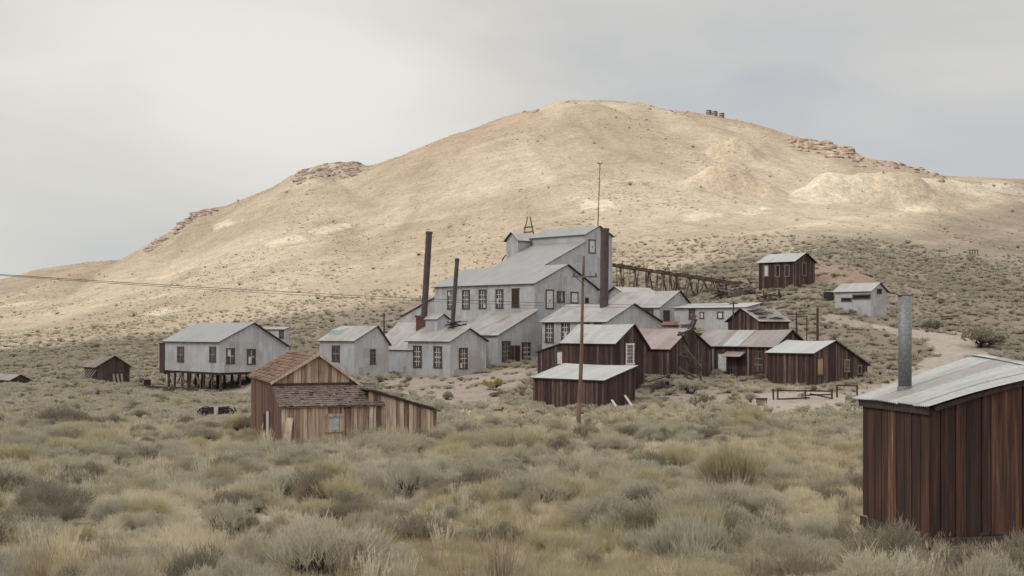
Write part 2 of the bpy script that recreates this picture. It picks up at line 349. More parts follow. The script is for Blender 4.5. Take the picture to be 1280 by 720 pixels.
# ------------------------------------------------------------------ mesh helpers
class MB:
    def __init__(s): s.v = []; s.f = []; s.r = []; s.m = []
    def add(s, vs, fs, r=0.5, m=0):
        o = len(s.v); s.v += [tuple(p) for p in vs]
        for f in fs: s.f.append(tuple(i + o for i in f)); s.r.append(r); s.m.append(m)
    HX = [(0, 3, 2, 1), (4, 5, 6, 7), (0, 1, 5, 4), (1, 2, 6, 5), (2, 3, 7, 6), (3, 0, 4, 7)]
    def hexa(s, pts, r=.5, m=0): s.add(pts, s.HX, r, m)
    def box(s, x0, x1, y0, y1, z0, z1, r=.5, m=0):
        s.hexa([(x0, y0, z0), (x1, y0, z0), (x1, y1, z0), (x0, y1, z0), (x0, y0, z1), (x1, y0, z1), (x1, y1, z1), (x0, y1, z1)], r, m)
    def beam(s, p, q, w, h=None, r=.5, m=0, up=(0, 0, 1)):
        p = Vector(p); q = Vector(q); h = h or w; d = (q - p).normalized(); u = Vector(up)
        if abs(d.dot(u)) > .97: u = Vector((0, 1, 0))
        a = d.cross(u).normalized() * w / 2; b = a.cross(d).normalized() * h / 2
        s.hexa([p - a - b, p + a - b, p + a + b, p - a + b, q - a - b, q + a - b, q + a + b, q - a + b], r, m)
    def tube(s, p, q, r0, r1, n=10, r=.5, m=0, caps=True):
        p = Vector(p); q = Vector(q); d = (q - p).normalized(); u = Vector((1, 0, 0)) if abs(d.z) > .9 else Vector((0, 0, 1))
        a = d.cross(u).normalized(); b = d.cross(a).normalized(); vs = []
        for c, R in ((p, r0), (q, r1)):
            for k in range(n): t = 2 * math.pi * k / n; vs.append(c + (a * math.cos(t) + b * math.sin(t)) * R)
        fs = [(k, (k + 1) % n, n + (k + 1) % n, n + k) for k in range(n)]
        if caps: fs += [tuple(range(n))[::-1], tuple(range(n, 2 * n))]
        s.add(vs, fs, r, m)
    def build(s, name, mats, parent=None, smooth=False):
        me = bpy.data.meshes.new(name); me.from_pydata(s.v, [], s.f)
        mats = mats if isinstance(mats, (list, tuple)) else [mats]
        for m in mats: me.materials.append(m)
        a = me.attributes.new('rnd', 'FLOAT', 'FACE'); a.data.foreach_set('value', np.array(s.r, np.float32))
        me.polygons.foreach_set('material_index', np.array(s.m, np.int32))
        if smooth: me.polygons.foreach_set('use_smooth', np.ones(len(s.f), bool))
        me.update()
        o = bpy.data.objects.new(name, me); col.objects.link(o)
        if parent: o.parent = parent
        return o
def tag(o, label=None, cat=None, group=None, kind=None):
    for k, v in (('label', label), ('category', cat), ('group', group), ('kind', kind)):
        if v: o[k] = v
    return o
def empty(name, loc, rz, label, cat, group=None):
    o = bpy.data.objects.new(name, None); col.objects.link(o); o.location = loc; o.rotation_euler = (0, 0, rz); o.empty_display_size = .5
    return tag(o, label, cat, group)

# ------------------------------------------------------------------ ground sheet
def pip(poly, x, y):
    poly = np.array(poly); r = np.zeros(x.shape, bool); n = len(poly); j = n - 1
    for i in range(n):
        xi, yi = poly[i]; xj, yj = poly[j]
        c = ((yi > y) != (yj > y)); r ^= c & (x < (xj - xi) * (y - yi) / ((yj - yi) if yj != yi else 1e-9) + xi); j = i
    return r
def world_poly(pix): return [hit(a, b)[:2] for a, b in pix]
ROAD = world_poly([(1086, 404), (1120, 411), (1190, 414), (1238, 420), (1236, 438), (1212, 458), (1180, 482), (1085, 513), (960, 518), (925, 512), (938, 498), (965, 489), (1060, 492), (1100, 484), (1140, 464), (1168, 441), (1150, 425), (1105, 415)])
BANK = world_poly([(470, 476), (505, 466), (562, 470), (612, 466), (640, 459), (675, 459), (680, 470), (640, 486), (620, 508), (560, 509), (520, 502), (490, 492)])
BANK2 = world_poly([(286, 482), (345, 457), (392, 462), (350, 482), (300, 497), (262, 497)])
BANK3 = world_poly([(800, 494), (835, 486), (905, 484), (950, 494), (940, 510), (905, 505), (870, 510), (830, 506)])
PATH = world_poly([(1028, 392), (1060, 399), (1092, 405), (1084, 411), (1050, 408), (1022, 402)])
YARD = world_poly([(860, 474), (1000, 474), (1090, 476), (1100, 486), (980, 486), (890, 482)])
PINK = world_poly([(1012, 334), (1040, 331), (1085, 338), (1092, 350), (1050, 356), (1010, 352)])
PALES = [world_poly(p) for p in (
    [(718, 262), (735, 250), (765, 251), (772, 258), (748, 264)], [(335, 303), (365, 295), (390, 300), (350, 309)], [(385, 290), (425, 278), (438, 283), (400, 294)],
    [(180, 390), (205, 384), (222, 388), (195, 395)], [(265, 280), (290, 274), (298, 279), (270, 286)], [(850, 272), (880, 262), (900, 268), (870, 278)], [(915, 265), (950, 258), (962, 265), (930, 270)],
    [(1125, 260), (1160, 255), (1165, 263), (1135, 266)], [(0, 380), (40, 377), (40, 381), (0, 385)], [(990, 250), (1060, 246), (1060, 252), (990, 256)], [(960, 312), (1000, 308), (1020, 312), (980, 318)])]
TRACKS = [[hit(a, b, 150, 1200)[:2] for a, b in t] for t in ([(20, 398), (150, 378), (300, 356), (440, 334), (560, 308)], [(860, 304), (960, 290), (1060, 272), (1180, 254), (1290, 246)], [(130, 352), (260, 330), (380, 308), (480, 282), (600, 262)], [(1010, 330), (1120, 305), (1290, 282)])]
def track_mask(X, Y, w=1.7):
    m = np.zeros(np.shape(X))
    for t in TRACKS:
        for (ax, ay), (bx, by) in zip(t, t[1:]):
            L2 = (bx - ax) ** 2 + (by - ay) ** 2; k = np.clip(((X - ax) * (bx - ax) + (Y - ay) * (by - ay)) / L2, 0, 1); dd = np.hypot(X - ax - k * (bx - ax), Y - ay - k * (by - ay)) + 3 * (vnoise(X / 9, Y / 9, 57) - .5)
            m = np.maximum(m, 1 - sstep(w, w * 2.2, dd))
    return m
def softmask(poly, X, Y, w):
    """in-polygon test jittered with noise so that edges stay ragged"""
    jx = (vnoise(X / w, Y / w, 31) - .5) * w + (vnoise(X / w * 3, Y / w * 3, 35) - .5) * w * .5
    jy = (vnoise(X / w, Y / w, 33) - .5) * w + (vnoise(X / w * 3, Y / w * 3, 37) - .5) * w * .5
    return pip(poly, X + jx, Y + jy).astype(float)
def dirt(X, Y):
    m = np.zeros(np.shape(X))
    for p, w, a in ((ROAD, 1.6, 1), (BANK, 3, .90), (BANK2, 3, .85), (BANK3, 3, .62), (PATH, 2, .9), (YARD, 3, .55), (PINK, 5, .8)): m = np.maximum(m, softmask(p, X, Y, w) * a)
    return m
def ground_colour(X, Y):
    d = np.maximum(Y, .4 * np.hypot(X, Y)); u = CX + F * X / np.maximum(d, 1)
    def L(a, b, t): return a + (b - a) * t[..., None]
    meadow = L(np.array([.24, .197, .148]), np.array([.35, .30, .225]), sstep(.35, .65, fbm(X / 7, Y / 9, 4, 41)))
    slope = L(np.array([.225, .184, .148]), np.array([.275, .229, .185]), sstep(.35, .65, fbm(X / 14, Y / 20, 4, 43)))
    hill = L(np.array([.262, .217, .166]), np.array([.322, .272, .21]), sstep(.35, .65, fbm(X / 60, Y / 110, 5, 45)))
    c = L(meadow, slope, sstep(70, 105, d)); c = L(c, hill, sstep(200, 330, d))
    # redder, stonier crest
    crest = sstep(560, 800, d) * sstep(.42, .6, fbm(X / 45, Y / 70, 4, 47)) * .7
    c = L(c, c * 0 + np.array([.29, .213, .158]), crest)
    c = L(c, c * 0 + np.array([.33, .278, .24]), dirt(X, Y))
    c = L(c, c * 0 + np.array([.31, .22, .17]), softmask(PINK, X, Y, 5) * .8)
    c = L(c, c * 1.16 + np.array([.01, .008, .006]), track_mask(X, Y) * .8)
    c = L(c, c * 0 + np.array([.375, .325, .285]), softmask(ROAD, X, Y, 1.6) * .9)
    for p in PALES: c = L(c, c * 0 + np.array([.43, .38, .30]), softmask(p, X, Y, 6) * .75)
    for k, (bx, by, R, h, st) in enumerate(BUMPS):
        q = np.hypot((X - bx) / st, Y - by) / R * (.8 + .4 * vnoise(X / R * 2.3, Y / R * 2.3, 51))
        tone = .80 * np.array([[.47, .41, .31], [.50, .445, .35], [.41, .345, .262], [.48, .43, .345], [.48, .435, .36], [.44, .36, .27], [.44, .36, .275], [.41, .33, .25], [.37, .27, .215]][k])
        c = L(c, c * 0 + tone, (1 - sstep(.9, 1.2, q)) * .85)
    return c
def build_ground():
    az = np.concatenate([np.radians(np.arange(-180, -36, 6)), np.arctan((np.arange(-440, 1721, 4.0) - CX) / F), np.radians(np.arange(39, 180, 6))])
    az = az[(np.diff(np.concatenate([[-9], az])) > 1e-4)]
    r = np.concatenate([[.3], np.geomspace(1, 80, 120), np.geomspace(81, 270, 130), np.geomspace(273, 1150, 150), np.geomspace(1200, 6000, 14)])
    A, R = np.meshgrid(az, r, indexing='ij')
    X = np.sin(A) * R; Y = np.cos(A) * R
    Z = gz(X, Y)
    na, nr = A.shape
    co = np.stack([X, Y, Z], -1).reshape(-1, 3)
    idx = np.arange(na * nr).reshape(na, nr)
    i2 = np.roll(idx, -1, 0)
    q = np.stack([idx[:, :-1], idx[:, 1:], i2[:, 1:], i2[:, :-1]], -1).reshape(-1, 4)[:, ::-1]
    me = bpy.data.meshes.new('ground')
    me.vertices.add(len(co)); me.vertices.foreach_set('co', co.ravel())
    me.loops.add(q.size); me.loops.foreach_set('vertex_index', q.ravel().astype(np.int32))
    me.polygons.add(len(q)); me.polygons.foreach_set('loop_start', (np.arange(len(q)) * 4).astype(np.int32))
    me.update(calc_edges=True); me.validate()
    me.polygons.foreach_set('use_smooth', np.ones(len(me.polygons), bool))
    cl = ground_colour(co[:, 0], co[:, 1])
    a = me.attributes.new('alb', 'FLOAT_COLOR', 'POINT'); a.data.foreach_set('color', np.concatenate([cl, np.ones((len(cl), 1))], 1).astype(np.float32).ravel())
    far = sstep(180, 330, co[:, 1]); a = me.attributes.new('far', 'FLOAT', 'POINT'); a.data.foreach_set('value', far.astype(np.float32))
    me.materials.append(GROUND)
    o = bpy.data.objects.new('ground', me); col.objects.link(o); o['kind'] = 'structure'; return o
build_ground()

# ------------------------------------------------------------------ the cloud that shades the town (its far edge is the shade line across the hill)
def build_cloud():
    edge = [(-260, 452), (0, 438), (200, 414), (400, 392), (560, 372), (700, 356), (790, 344), (900, 326), (1000, 308), (1140, 274), (1280, 240), (1500, 222)]
    H = 420.0; pts = []
    for a, b in edge:
        x, y, z = hit(a, b, 100, 1200); t = (ZC + H - z) / SUN_DIR.z; pts.append((x + SUN_DIR.x * t, y + SUN_DIR.y * t + 8))
    pts.sort(); ex = [p[0] for p in pts]; ey = [p[1] for p in pts]
    xs = np.linspace(min(ex) - 500, max(ex) + 500, 90); nt_ = 60
    yb = np.interp(xs, ex, ey) + 55 * (fbm(xs / 60, xs * 0, 3, 61) - .5)
    t = np.linspace(0, 1, nt_); tt = 1 - (1 - t) ** 1.6
    Y = -1150 + (yb[:, None] + 1150) * tt[None, :]; X = np.repeat(xs[:, None], nt_, 1)
    de = np.minimum(np.minimum((yb[:, None] - Y), (Y + 1150)), np.minimum(X - xs[0], xs[-1] - X)); de = np.clip(de, 0, None)
    th = np.sqrt(np.clip(de / 160, 0, 1)) * 38 + 1.5
    bot = ZC + H - th * .35 + 9 * (fbm(X / 50, Y / 50, 4, 63) - .5) * np.clip(de / 100, 0, 1); top = ZC + H + th * (.7 + .7 * fbm(X / 70, Y / 70, 4, 65))
    thin = sstep(0, 16, de)
    n, m = X.shape; co = np.concatenate([np.stack([X, Y, bot], -1).reshape(-1, 3), np.stack([X, Y, top], -1).reshape(-1, 3)])
    idx = np.arange(n * m).reshape(n, m); f = []
    for i in range(n - 1):
        for j in range(m - 1):
            a, b, c, d = int(idx[i, j]), int(idx[i + 1, j]), int(idx[i + 1, j + 1]), int(idx[i, j + 1])
            f.append((a, d, c, b)); f.append((a + n * m, b + n * m, c + n * m, d + n * m))
    rim = [int(v) for v in list(idx[:, 0]) + list(idx[-1, 1:]) + list(idx[::-1, -1][1:]) + list(idx[0, ::-1][1:-1])]
    for k in range(len(rim)):
        a, b = rim[k], rim[(k + 1) % len(rim)]; f.append((a, b, b + n * m, a + n * m))
    me = bpy.data.meshes.new('cloud'); me.from_pydata(co.tolist(), [], f)
    at = me.attributes.new('thick', 'FLOAT', 'POINT'); at.data.foreach_set('value', np.concatenate([thin.ravel(), thin.ravel()]).astype(np.float32))
    me.polygons.foreach_set('use_smooth', np.ones(len(me.polygons), bool))
    mt = bpy.data.materials.new('cloud_vapour'); mt.use_nodes = True; nt = mt.node_tree; nt.nodes.clear()
    o = nt.nodes.new('ShaderNodeOutputMaterial'); tr = nt.nodes.new('ShaderNodeBsdfTransparent'); tl = nt.nodes.new('ShaderNodeBsdfTranslucent'); tl.inputs[0].default_value = (.86, .87, .88, 1)
    mx = nt.nodes.new('ShaderNodeMixShader'); a = attr(nt, 'thick'); nt.links.new(mth(nt, 'MULTIPLY', a.outputs['Fac'], .60), mx.inputs[0])
    nt.links.new(tr.outputs[0], mx.inputs[1]); nt.links.new(tl.outputs[0], mx.inputs[2]); nt.links.new(mx.outputs[0], o.inputs[0])
    me.materials.append(mt)
    ob = bpy.data.objects.new('cloud', me); col.objects.link(ob); ob['kind'] = 'structure'
build_cloud()

# ------------------------------------------------------------------ buildings
FOOT = []        # (corner xy, ex, ey, x0, x1, y0, y1) footprints kept clear of brush
class Bld:
    """near corner of the building at (corner px, depth d); local -x runs left and away, +y right and away"""
    def __init__(s, name, label, cat, corner, d, al, base, group=None):
        s.al = math.radians(al); s.d = d; s.X = (corner - CX) / F * d
        s.zb = ZC + (HY - base) / F * d
        s.root = empty(name, (s.X, d, s.zb), -s.al, label, cat, group)
        s.c, s.s = math.cos(s.al), math.sin(s.al)
    def dep(s, x, y): return s.d - x * s.s + y * s.c
    def x_at(s, px, y=0):                      # local x of sight column px on the plane y = const
        k = (px - CX) / F; return (k * (s.d + y * s.c) - s.X - y * s.s) / (s.c + k * s.s)
    def y_at(s, px, x=0):
        k = (px - CX) / F; return (k * (s.d - x * s.s) - s.X - x * s.c) / (s.s - k * s.c)
    def z_at(s, py, x, y): return ZC + (HY - py) / F * s.dep(x, y) - s.zb
    def foot(s, x0, x1, y0, y1): FOOT.append((s.X, s.d, s.c, s.s, x0, x1, y0, y1))

def prof_z(prof, t):
    for (a, za), (b, zb) in zip(prof, prof[1:]):
        if a - 1e-6 <= t <= b + 1e-6: return za + (zb - za) * (t - a) / (b - a)
    return prof[0][1] if t < prof[0][0] else prof[-1][1]

def volume(b, x0, x1, y0, y1, prof, axis='x', wall=GW, roof=GRX, oh=.3, th=.09, boards=None, bmat=None, bury=-2.5, faces=('y0', 'x1', 'y1', 'x0'), single=False, sag=0, open_eave=None, fascia=FASCIA_SHADE, roof_on=True, seed=1):
    """walls under a roof profile; axis = direction of the ridge; boards = board width for plank-sided walls"""
    R = random.Random(seed); root = b.root
    mb = MB(); e = .06 if boards else 0
    t0, t1 = prof[0][0] + e, prof[-1][0] - e
    ts = [t0] + [t for t, _ in prof[1:-1]] + [t1]
    if axis == 'x':
        sec = lambda X: [(X, t0, bury), (X, t1, bury)] + [(X, t, prof_z(prof, t) - e * .5) for t in ts[::-1]]
        A, B_ = sec(x0 + e), sec(x1 - e)
    else:
        sec = lambda Y: [(t1, Y, bury), (t0, Y, bury)] + [(t, Y, prof_z(prof, t) - e * .5) for t in ts]
        A, B_ = sec(y0 + e), sec(y1 - e)
        A, B_ = A, B_
    n = len(A)
    fs = [tuple(range(n)), tuple(range(n, 2 * n))[::-1]] + [(i, n + i, n + (i + 1) % n, (i + 1) % n) for i in range(n)]
    mb.add(A + B_, fs)
    w = mb.build('wall', VOID if boards else wall, root)
    if boards:
        for fc in faces: board_face(b, fc, x0, x1, y0, y1, prof, axis, boards, bmat or wall, bury, R, single)
    if roof_on:
        k = len(prof) - 1
        for i, ((a, za), (c, zc)) in enumerate(zip(prof, prof[1:])):
            L = math.hypot(c - a, zc - za); ux, uz = (c - a) / L, (zc - za) / L; nx, nz = -uz, ux
            ea = oh if i == 0 else 0.0; ec = oh if i == k - 1 else 0.0
            lift = .015
            def pt(s_, o): return (a + ux * s_ + nx * o, za + uz * s_ + nz * o)
            s0, s1 = -ea, L + ec
            if i > 0: s0 = -.0
            m2 = MB(); ns = 8 if sag else 1
            lo = (x0 if axis == 'x' else y0) - oh; hi = (x1 if axis == 'x' else y1) + oh
            for q in range(ns):
                g0 = lo + (hi - lo) * q / ns; g1 = lo + (hi - lo) * (q + 1) / ns
                sg = [(-sag * math.sin(math.pi * (g - lo) / (hi - lo))) for g in (g0, g1)]
                v = []
                for o in (lift, lift + th):
                    for (ss, gi) in ((s0, 0), (s0, 1), (s1, 1), (s1, 0)):
                        t, z = pt(ss, o); g = (g0, g1)[gi]; z += sg[gi] * ((ss - s0) / (s1 - s0) if za < zc else 1 - (ss - s0) / (s1 - s0)) ** .7 if sag else 0
                        v.append((g, t, z) if axis == 'x' else (t, g, z))
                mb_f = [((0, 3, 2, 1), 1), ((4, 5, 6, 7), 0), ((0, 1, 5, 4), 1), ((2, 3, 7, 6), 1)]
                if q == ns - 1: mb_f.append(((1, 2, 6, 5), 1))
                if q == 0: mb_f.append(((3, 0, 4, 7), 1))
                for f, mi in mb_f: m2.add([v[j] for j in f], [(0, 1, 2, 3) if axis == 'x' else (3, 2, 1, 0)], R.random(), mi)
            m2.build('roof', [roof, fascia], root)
    b.foot(x0, x1, y0, y1)
    return w

def board_face(b, fc, x0, x1, y0, y1, prof, axis, bw, mat, bury, R, single, th=.035, ztop=None, zbot=None, gaps=.012, parent=None, name='plank'):
    along_x = fc[0] == 'y'; lo, hi = (x0, x1) if along_x else (y0, y1)
    mb = MB(); t = lo; parent = parent or b.root
    while t < hi - .02:
        w = min(bw * R.uniform(.72, 1.28), hi - t)
        if hi - t - w < .06: w = hi - t
        a, c = t + gaps * R.random(), t + w - gaps * R.random()
        if ztop: za, zc = ztop(a), ztop(c)
        elif (axis == 'x') == along_x:
            e = {'y0': prof[0][1], 'y1': prof[-1][1], 'x0': prof[0][1], 'x1': prof[-1][1]}[fc]; za = zc = e
        else: za, zc = prof_z(prof, a), prof_z(prof, c)
        bot = (zbot(a) if zbot else bury) + (R.uniform(-.02, .03)); out = R.uniform(0, .018); tk = th + out
        rr = R.random() ** 1.15
        if R.random() < .06: rr = R.uniform(.8, 1)
        mids = [m for m, _ in (prof[1:-1] if prof and not ztop else [])]
        tops = [(a, za), (c, zc)]
        for m in mids:
            if a + .01 < m < c - .01 and not ((axis == 'x') == along_x): tops.insert(1, (m, prof_z(prof, m)))
        for (ta, zA), (tc, zC) in zip(tops, tops[1:]):
            zA -= .004; zC -= .004
            if fc == 'y0': q = [(ta, y0 - tk + .03), (tc, y0 - tk + .03), (tc, y0 + .05), (ta, y0 + .05)]
            elif fc == 'y1': q = [(tc, y1 + tk - .03), (ta, y1 + tk - .03), (ta, y1 - .05), (tc, y1 - .05)]
            elif fc == 'x1': q = [(x1 + tk - .03, ta), (x1 + tk - .03, tc), (x1 - .05, tc), (x1 - .05, ta)]
            else: q = [(x0 - tk + .03, tc), (x0 - tk + .03, ta), (x0 + .05, ta), (x0 + .05, tc)]
            zz = {'y0': (zA, zC, zC, zA), 'y1': (zC, zA, zA, zC), 'x1': (zA, zC, zC, zA), 'x0': (zC, zA, zA, zC)}[fc]
            mb.hexa([(p[0], p[1], bot) for p in q] + [(p[0], p[1], z) for p, z in zip(q, zz)], rr)
        if single:
            mb.build(name, mat, parent); mb = MB()
        t += w
    if not single:
        o = mb.build('plank_siding', mat, parent); o['kind'] = 'stuff'

def opening(b, fc, px, py, wpx, hpx, plane=0, style='sash', frame=FRAME, grid=(3, 4), name=None, depth=.0):
    """window or door centred on a sight line, on plane y=plane (fc 'y0') or x=plane (fc 'x1')"""
    if fc == 'y0':
        a, c = b.x_at(px - wpx / 2, plane), b.x_at(px + wpx / 2, plane); z0, z1 = b.z_at(py + hpx / 2, (a + c) / 2, plane), b.z_at(py - hpx / 2, (a + c) / 2, plane)
        tr = lambda t, o, z: (t, plane - o, z)
    else:
        a, c = b.y_at(px - wpx / 2, plane), b.y_at(px + wpx / 2, plane); z0, z1 = b.z_at(py + hpx / 2, plane, (a + c) / 2), b.z_at(py - hpx / 2, plane, (a + c) / 2)
        tr = lambda t, o, z: (plane + o, t, z)
    def bar(mb, t0, t1, q0, q1, o0, o1, r=.5, m=0):
        mb.hexa([tr(t0, o0, q0), tr(t1, o0, q0), tr(t1, o1, q0), tr(t0, o1, q0), tr(t0, o0, q1), tr(t1, o0, q1), tr(t1, o1, q1), tr(t0, o1, q1)][::1] if fc == 'x1' else
                [tr(t0, o1, q0), tr(t1, o1, q0), tr(t1, o0, q0), tr(t0, o0, q0), tr(t0, o1, q1), tr(t1, o1, q1), tr(t1, o0, q1), tr(t0, o0, q1)], r, m)
    fw = min(.13, (c - a) * .16)
    mb = MB(); o0, o1 = -.02 + depth, .075 + depth
    bar(mb, a - fw * .3, a + fw, z0, z1, o0, o1); bar(mb, c - fw, c + fw * .3, z0, z1, o0, o1)
    bar(mb, a - fw * .5, c + fw * .5, z1 - fw * .2, z1 + fw, o0, o1 + .02); bar(mb, a - fw * .6, c + fw * .6, z0 - fw, z0 + fw * .1, o0, o1 + .04)
    nm = name or ('door' if style in ('door', 'yellow', 'dark_door') else 'window')
    f = mb.build(nm, frame, b.root)
    i0, i1, q0, q1 = a + fw, c - fw, z0 + fw * .1, z1 - fw * .2
    g = MB()
    if style in ('sash', 'sashdark'):
        bar(g, i0, i1, q0, q1, .0 + depth, .012 + depth); g.build('pane', GLASS, f)
        m = MB(); nx, ny = grid; bwid = max(.035, (i1 - i0) * .085)
        for k in range(1, nx): t = i0 + (i1 - i0) * k / nx; bar(m, t - bwid / 2, t + bwid / 2, q0, q1, .013 + depth, .04 + depth)
        for k in range(1, ny):
            z = q0 + (q1 - q0) * k / ny; ww = bwid * (1.5 if k == ny // 2 else 1); bar(m, i0, i1, z - ww / 2, z + ww / 2, .014 + depth, .045 + depth)
        m.build('muntin', MUNTIN if style == 'sash' else W_GREY, f)
        if style == 'sash' and rnd.random() < .55:      # a pane or two papered over or bleached
            s_ = MB(); kx, ky = rnd.randrange(nx), rnd.randrange(ny)
            bar(s_, i0 + (i1 - i0) * kx / nx, i0 + (i1 - i0) * (kx + 1) / nx, q0 + (q1 - q0) * ky / ny, q0 + (q1 - q0) * (ky + 1) / ny, .0125 + depth, .0128 + depth); s_.build('dusty_pane', BOARDW, f)
    elif style == 'board':
        bar(g, i0, i1, q0, q1, 0 + depth, .03 + depth); g.build('window_board', BOARDW, f)
        h = MB(); cx = (i0 + i1) / 2 + .05; cz = q0 + (q1 - q0) * .42; bar(h, cx - .09, cx + .1, cz - .12, cz + .14, .031 + depth, .034 + depth); h.build('hole', VOID, f)
    elif style == 'plain_board':
        bar(g, i0, i1, q0, q1, 0 + depth, .03 + depth); g.build('window_board', BOARDW, f)
    elif style in ('door', 'yellow', 'dark_door'):
        nb = 4
        for k in range(nb): bar(g, i0 + (i1 - i0) * k / nb + .004, i0 + (i1 - i0) * (k + 1) / nb - .004, q0, q1, 0 + depth, .03 + depth, rnd.random())
        g.build('door_leaf', {'door': W_RED, 'yellow': W_YEL, 'dark_door': W_DARK}[style], f)
    elif style == 'void':
        bar(g, i0, i1, q0, q1, 0 + depth, .012 + depth); g.build('dark_opening', VOID, f)
    return f

def gable(name, label, cat, corner, left, right, d, al, base, ye, apex, ye2=None, **kw):
    grp = kw.pop('group', None)
    b = Bld(name, label, cat, corner, d, al, base, grp)
    x0 = b.x_at(left); W = b.y_at(right); ya = b.y_at(apex[0])
    z0 = b.z_at(ye, 0, 0); za = b.z_at(apex[1], 0, ya); z2 = z0 if ye2 is None else b.z_at(ye2, 0, W)
    b.x0, b.W = x0, W; b.prof = [(0, z0), (ya, za), (W, z2)]
    volume(b, x0, 0, 0, W, b.prof, **kw); return b
def lean(name, label, cat, corner, left, right, d, al, base, ye, yt, **kw):
    b = Bld(name, label, cat, corner, d, al, base)
    x0 = b.x_at(left); W = b.y_at(right); b.x0, b.W = x0, W
    b.prof = [(0, b.z_at(ye, 0, 0)), (W, b.z_at(yt, 0, W))]
    volume(b, x0, 0, 0, W, b.prof, **kw); return b
def gable_y(name, label, cat, corner, left, right, d, al, base, ye, apex, **kw):
    b = Bld(name, label, cat, corner, d, al, base)
    x0 = b.x_at(left); W = b.y_at(right); xa = b.x_at(apex[0]); z0 = b.z_at(ye, 0, 0)
    b.x0, b.W = x0, W; b.prof = [(x0, z0), (xa, b.z_at(apex[1], xa, 0)), (0, z0)]
    volume(b, x0, 0, 0, W, b.prof, axis='y', **kw); return b

# --- the stamp mill: hall, stepped roof, tower, annex and side shed
D = Bld('stamp_mill', 'tall grey sheet-metal mill stepping up the slope to a square tower', 'mill', 668, 165, 45, 442)
D.x0, D.W = D.x_at(543), D.y_at(747)
volume(D, D.x0, 0, 0, D.W, [(0, D.z_at(354, 0, 0)), (D.W / 2, D.z_at(331, 0, D.W / 2)), (D.W, D.z_at(362, 0, D.W))], roof=GRX_D, oh=.35)
yE0, yE1, xE0, xE1 = 6.7, 15.6, -15.4, -4.6
zEa, zEb = D.z_at(331, xE1, 7.0), D.z_at(303, xE1, yE1); sl = (zEb - zEa) / (yE1 - 7.0); yE0 = 6.1
volume(D, xE0, xE1, yE0, yE1, [(yE0, zEa - sl * (7.0 - yE0) - .02), (yE1, zEb)], roof=GRX_D, oh=.2)
zF = D.z_at(293, xE1, yE1); yF1 = 21.9; yFm = (yE1 + .02 + yF1) / 2
volume(D, xE0 - .3, xE1 + .05, yE1 + .02, yF1, [(yE1 + .02, zF), (yFm, D.z_at(283, xE1, yFm)), (yF1, zF)], roof=GRX_D, oh=.3)
xG0, xG1 = -18.3, -15.75; zG = D.z_at(299.5, xG1, 12.7)
volume(D, xG0, xG1, 12.7, 18.5, [(xG0, zG), ((xG0 + xG1) / 2, D.z_at(291, (xG0 + xG1) / 2, 12.7)), (xG1, zG)], axis='y', roof=GRY, oh=.35)
xS0 = D.x_at(502, 2.0)
volume(D, xS0, D.x0 - .02, 2, 11, [(xS0, D.z_at(396, xS0, 2)), (D.x0 - .02, D.z_at(366, D.x0, 2))], axis='y', roof=GRY, oh=.25)
for px, py in ((564, 375), (582.5, 374.5), (603.5, 374), (624.5, 373.5)): opening(D, 'y0', px, py, 9, 22)
opening(D, 'y0', 644.5, 372.5, 9, 22, style='door')
opening(D, 'x1', 687, 374, 9.5, 22, style='board'); opening(D, 'x1', 701, 371, 9, 12, style='sashdark', grid=(2, 2)); opening(D, 'x1', 718, 372, 9, 12, style='plain_board')
opening(D, 'x1', 740, 308, 8, 15, plane=xE1 + .05, style='board')
opening(D, 'x1', 733.5, 375.5, 4, 5, style='void')
m = MB(); m.box(.0, .06, D.y_at(702) - .12, D.y_at(702) + .12, 2, D.z_at(342, 0, D.y_at(702)), .5); m.build('wall_seam', GW, D.root)
def arc_pipe(name, pts, r, mat, parent, n=7):
    mb = MB()
    for p, q in zip(pts, pts[1:]): mb.tube(p, q, r, r, n)
    return mb.build(name, mat, parent)
gx = xG0 - .05; arc_pipe('bent_vent_pipe', [(gx, 13.2, zG - 2.2), (gx - .5, 12.9, zG - 2.4), (gx - .9, 12.7, zG - 3.1), (gx - 1.0, 12.6, zG - 4.6)], .09, IRON, D.root)

# --- other sheet-metal buildings
C_ = lean('grey_mill_shed', 'grey metal shed with a plank door between two windows, below the mill hall', 'shed', 622, 566, 672, 158.5, 45, 461, 419, 388, roof=GRX, oh=.3, seed=3)
opening(C_, 'x1', 632.5, 439, 10, 23, style='sashdark'); opening(C_, 'x1', 644, 444.5, 11, 23, style='door'); opening(C_, 'x1', 657.5, 440, 10, 22, style='sash')
EH = gable('engine_house', 'grey metal engine house with tall windows and a small roof vent, above bare dirt', 'building', 562.5, 510, 607.5, 150, 45, 474, 426.5, (586, 411), roof=GRX, oh=.32)
opening(EH, 'y0', 522, 445.7, 10, 25); opening(EH, 'y0', 547.5, 446.5, 10, 25); opening(EH, 'x1', 579, 448, 10, 24)
yc = EH.y_at(586); zc = EH.prof[1][1]
vx1 = EH.x_at(548, yc - .8); vx0 = vx1 - 2.3
volume(EH, vx0, vx1, yc - 1.0, yc + 1.0, [(yc - 1.0, zc + 1.25), (yc, zc + 1.85), (yc + 1.0, zc + 1.25)], roof=GRX, oh=.22, bury=zc - 1.2)
LE = lean('metal_lean_to', 'low grey metal lean-to with no windows, at the left side of the engine house', 'shed', 516, 466.5, 548, 155, 45, 470, 437, 405, roof=GRX, oh=.25)
GH = gable('grey_metal_house', 'small grey metal house with one dark window, between the stilted building and the engine house', 'building', 443, 399.5, 486, 146, 45, 472, 426, (471, 408), ye2=430, roof=GRX, oh=.3)
opening(GH, 'y0', 420, 442, 9, 18, style='sashdark', grid=(2, 2)); opening(GH, 'x1', 466, 446, 6, 17, style='sashdark', grid=(2, 4))
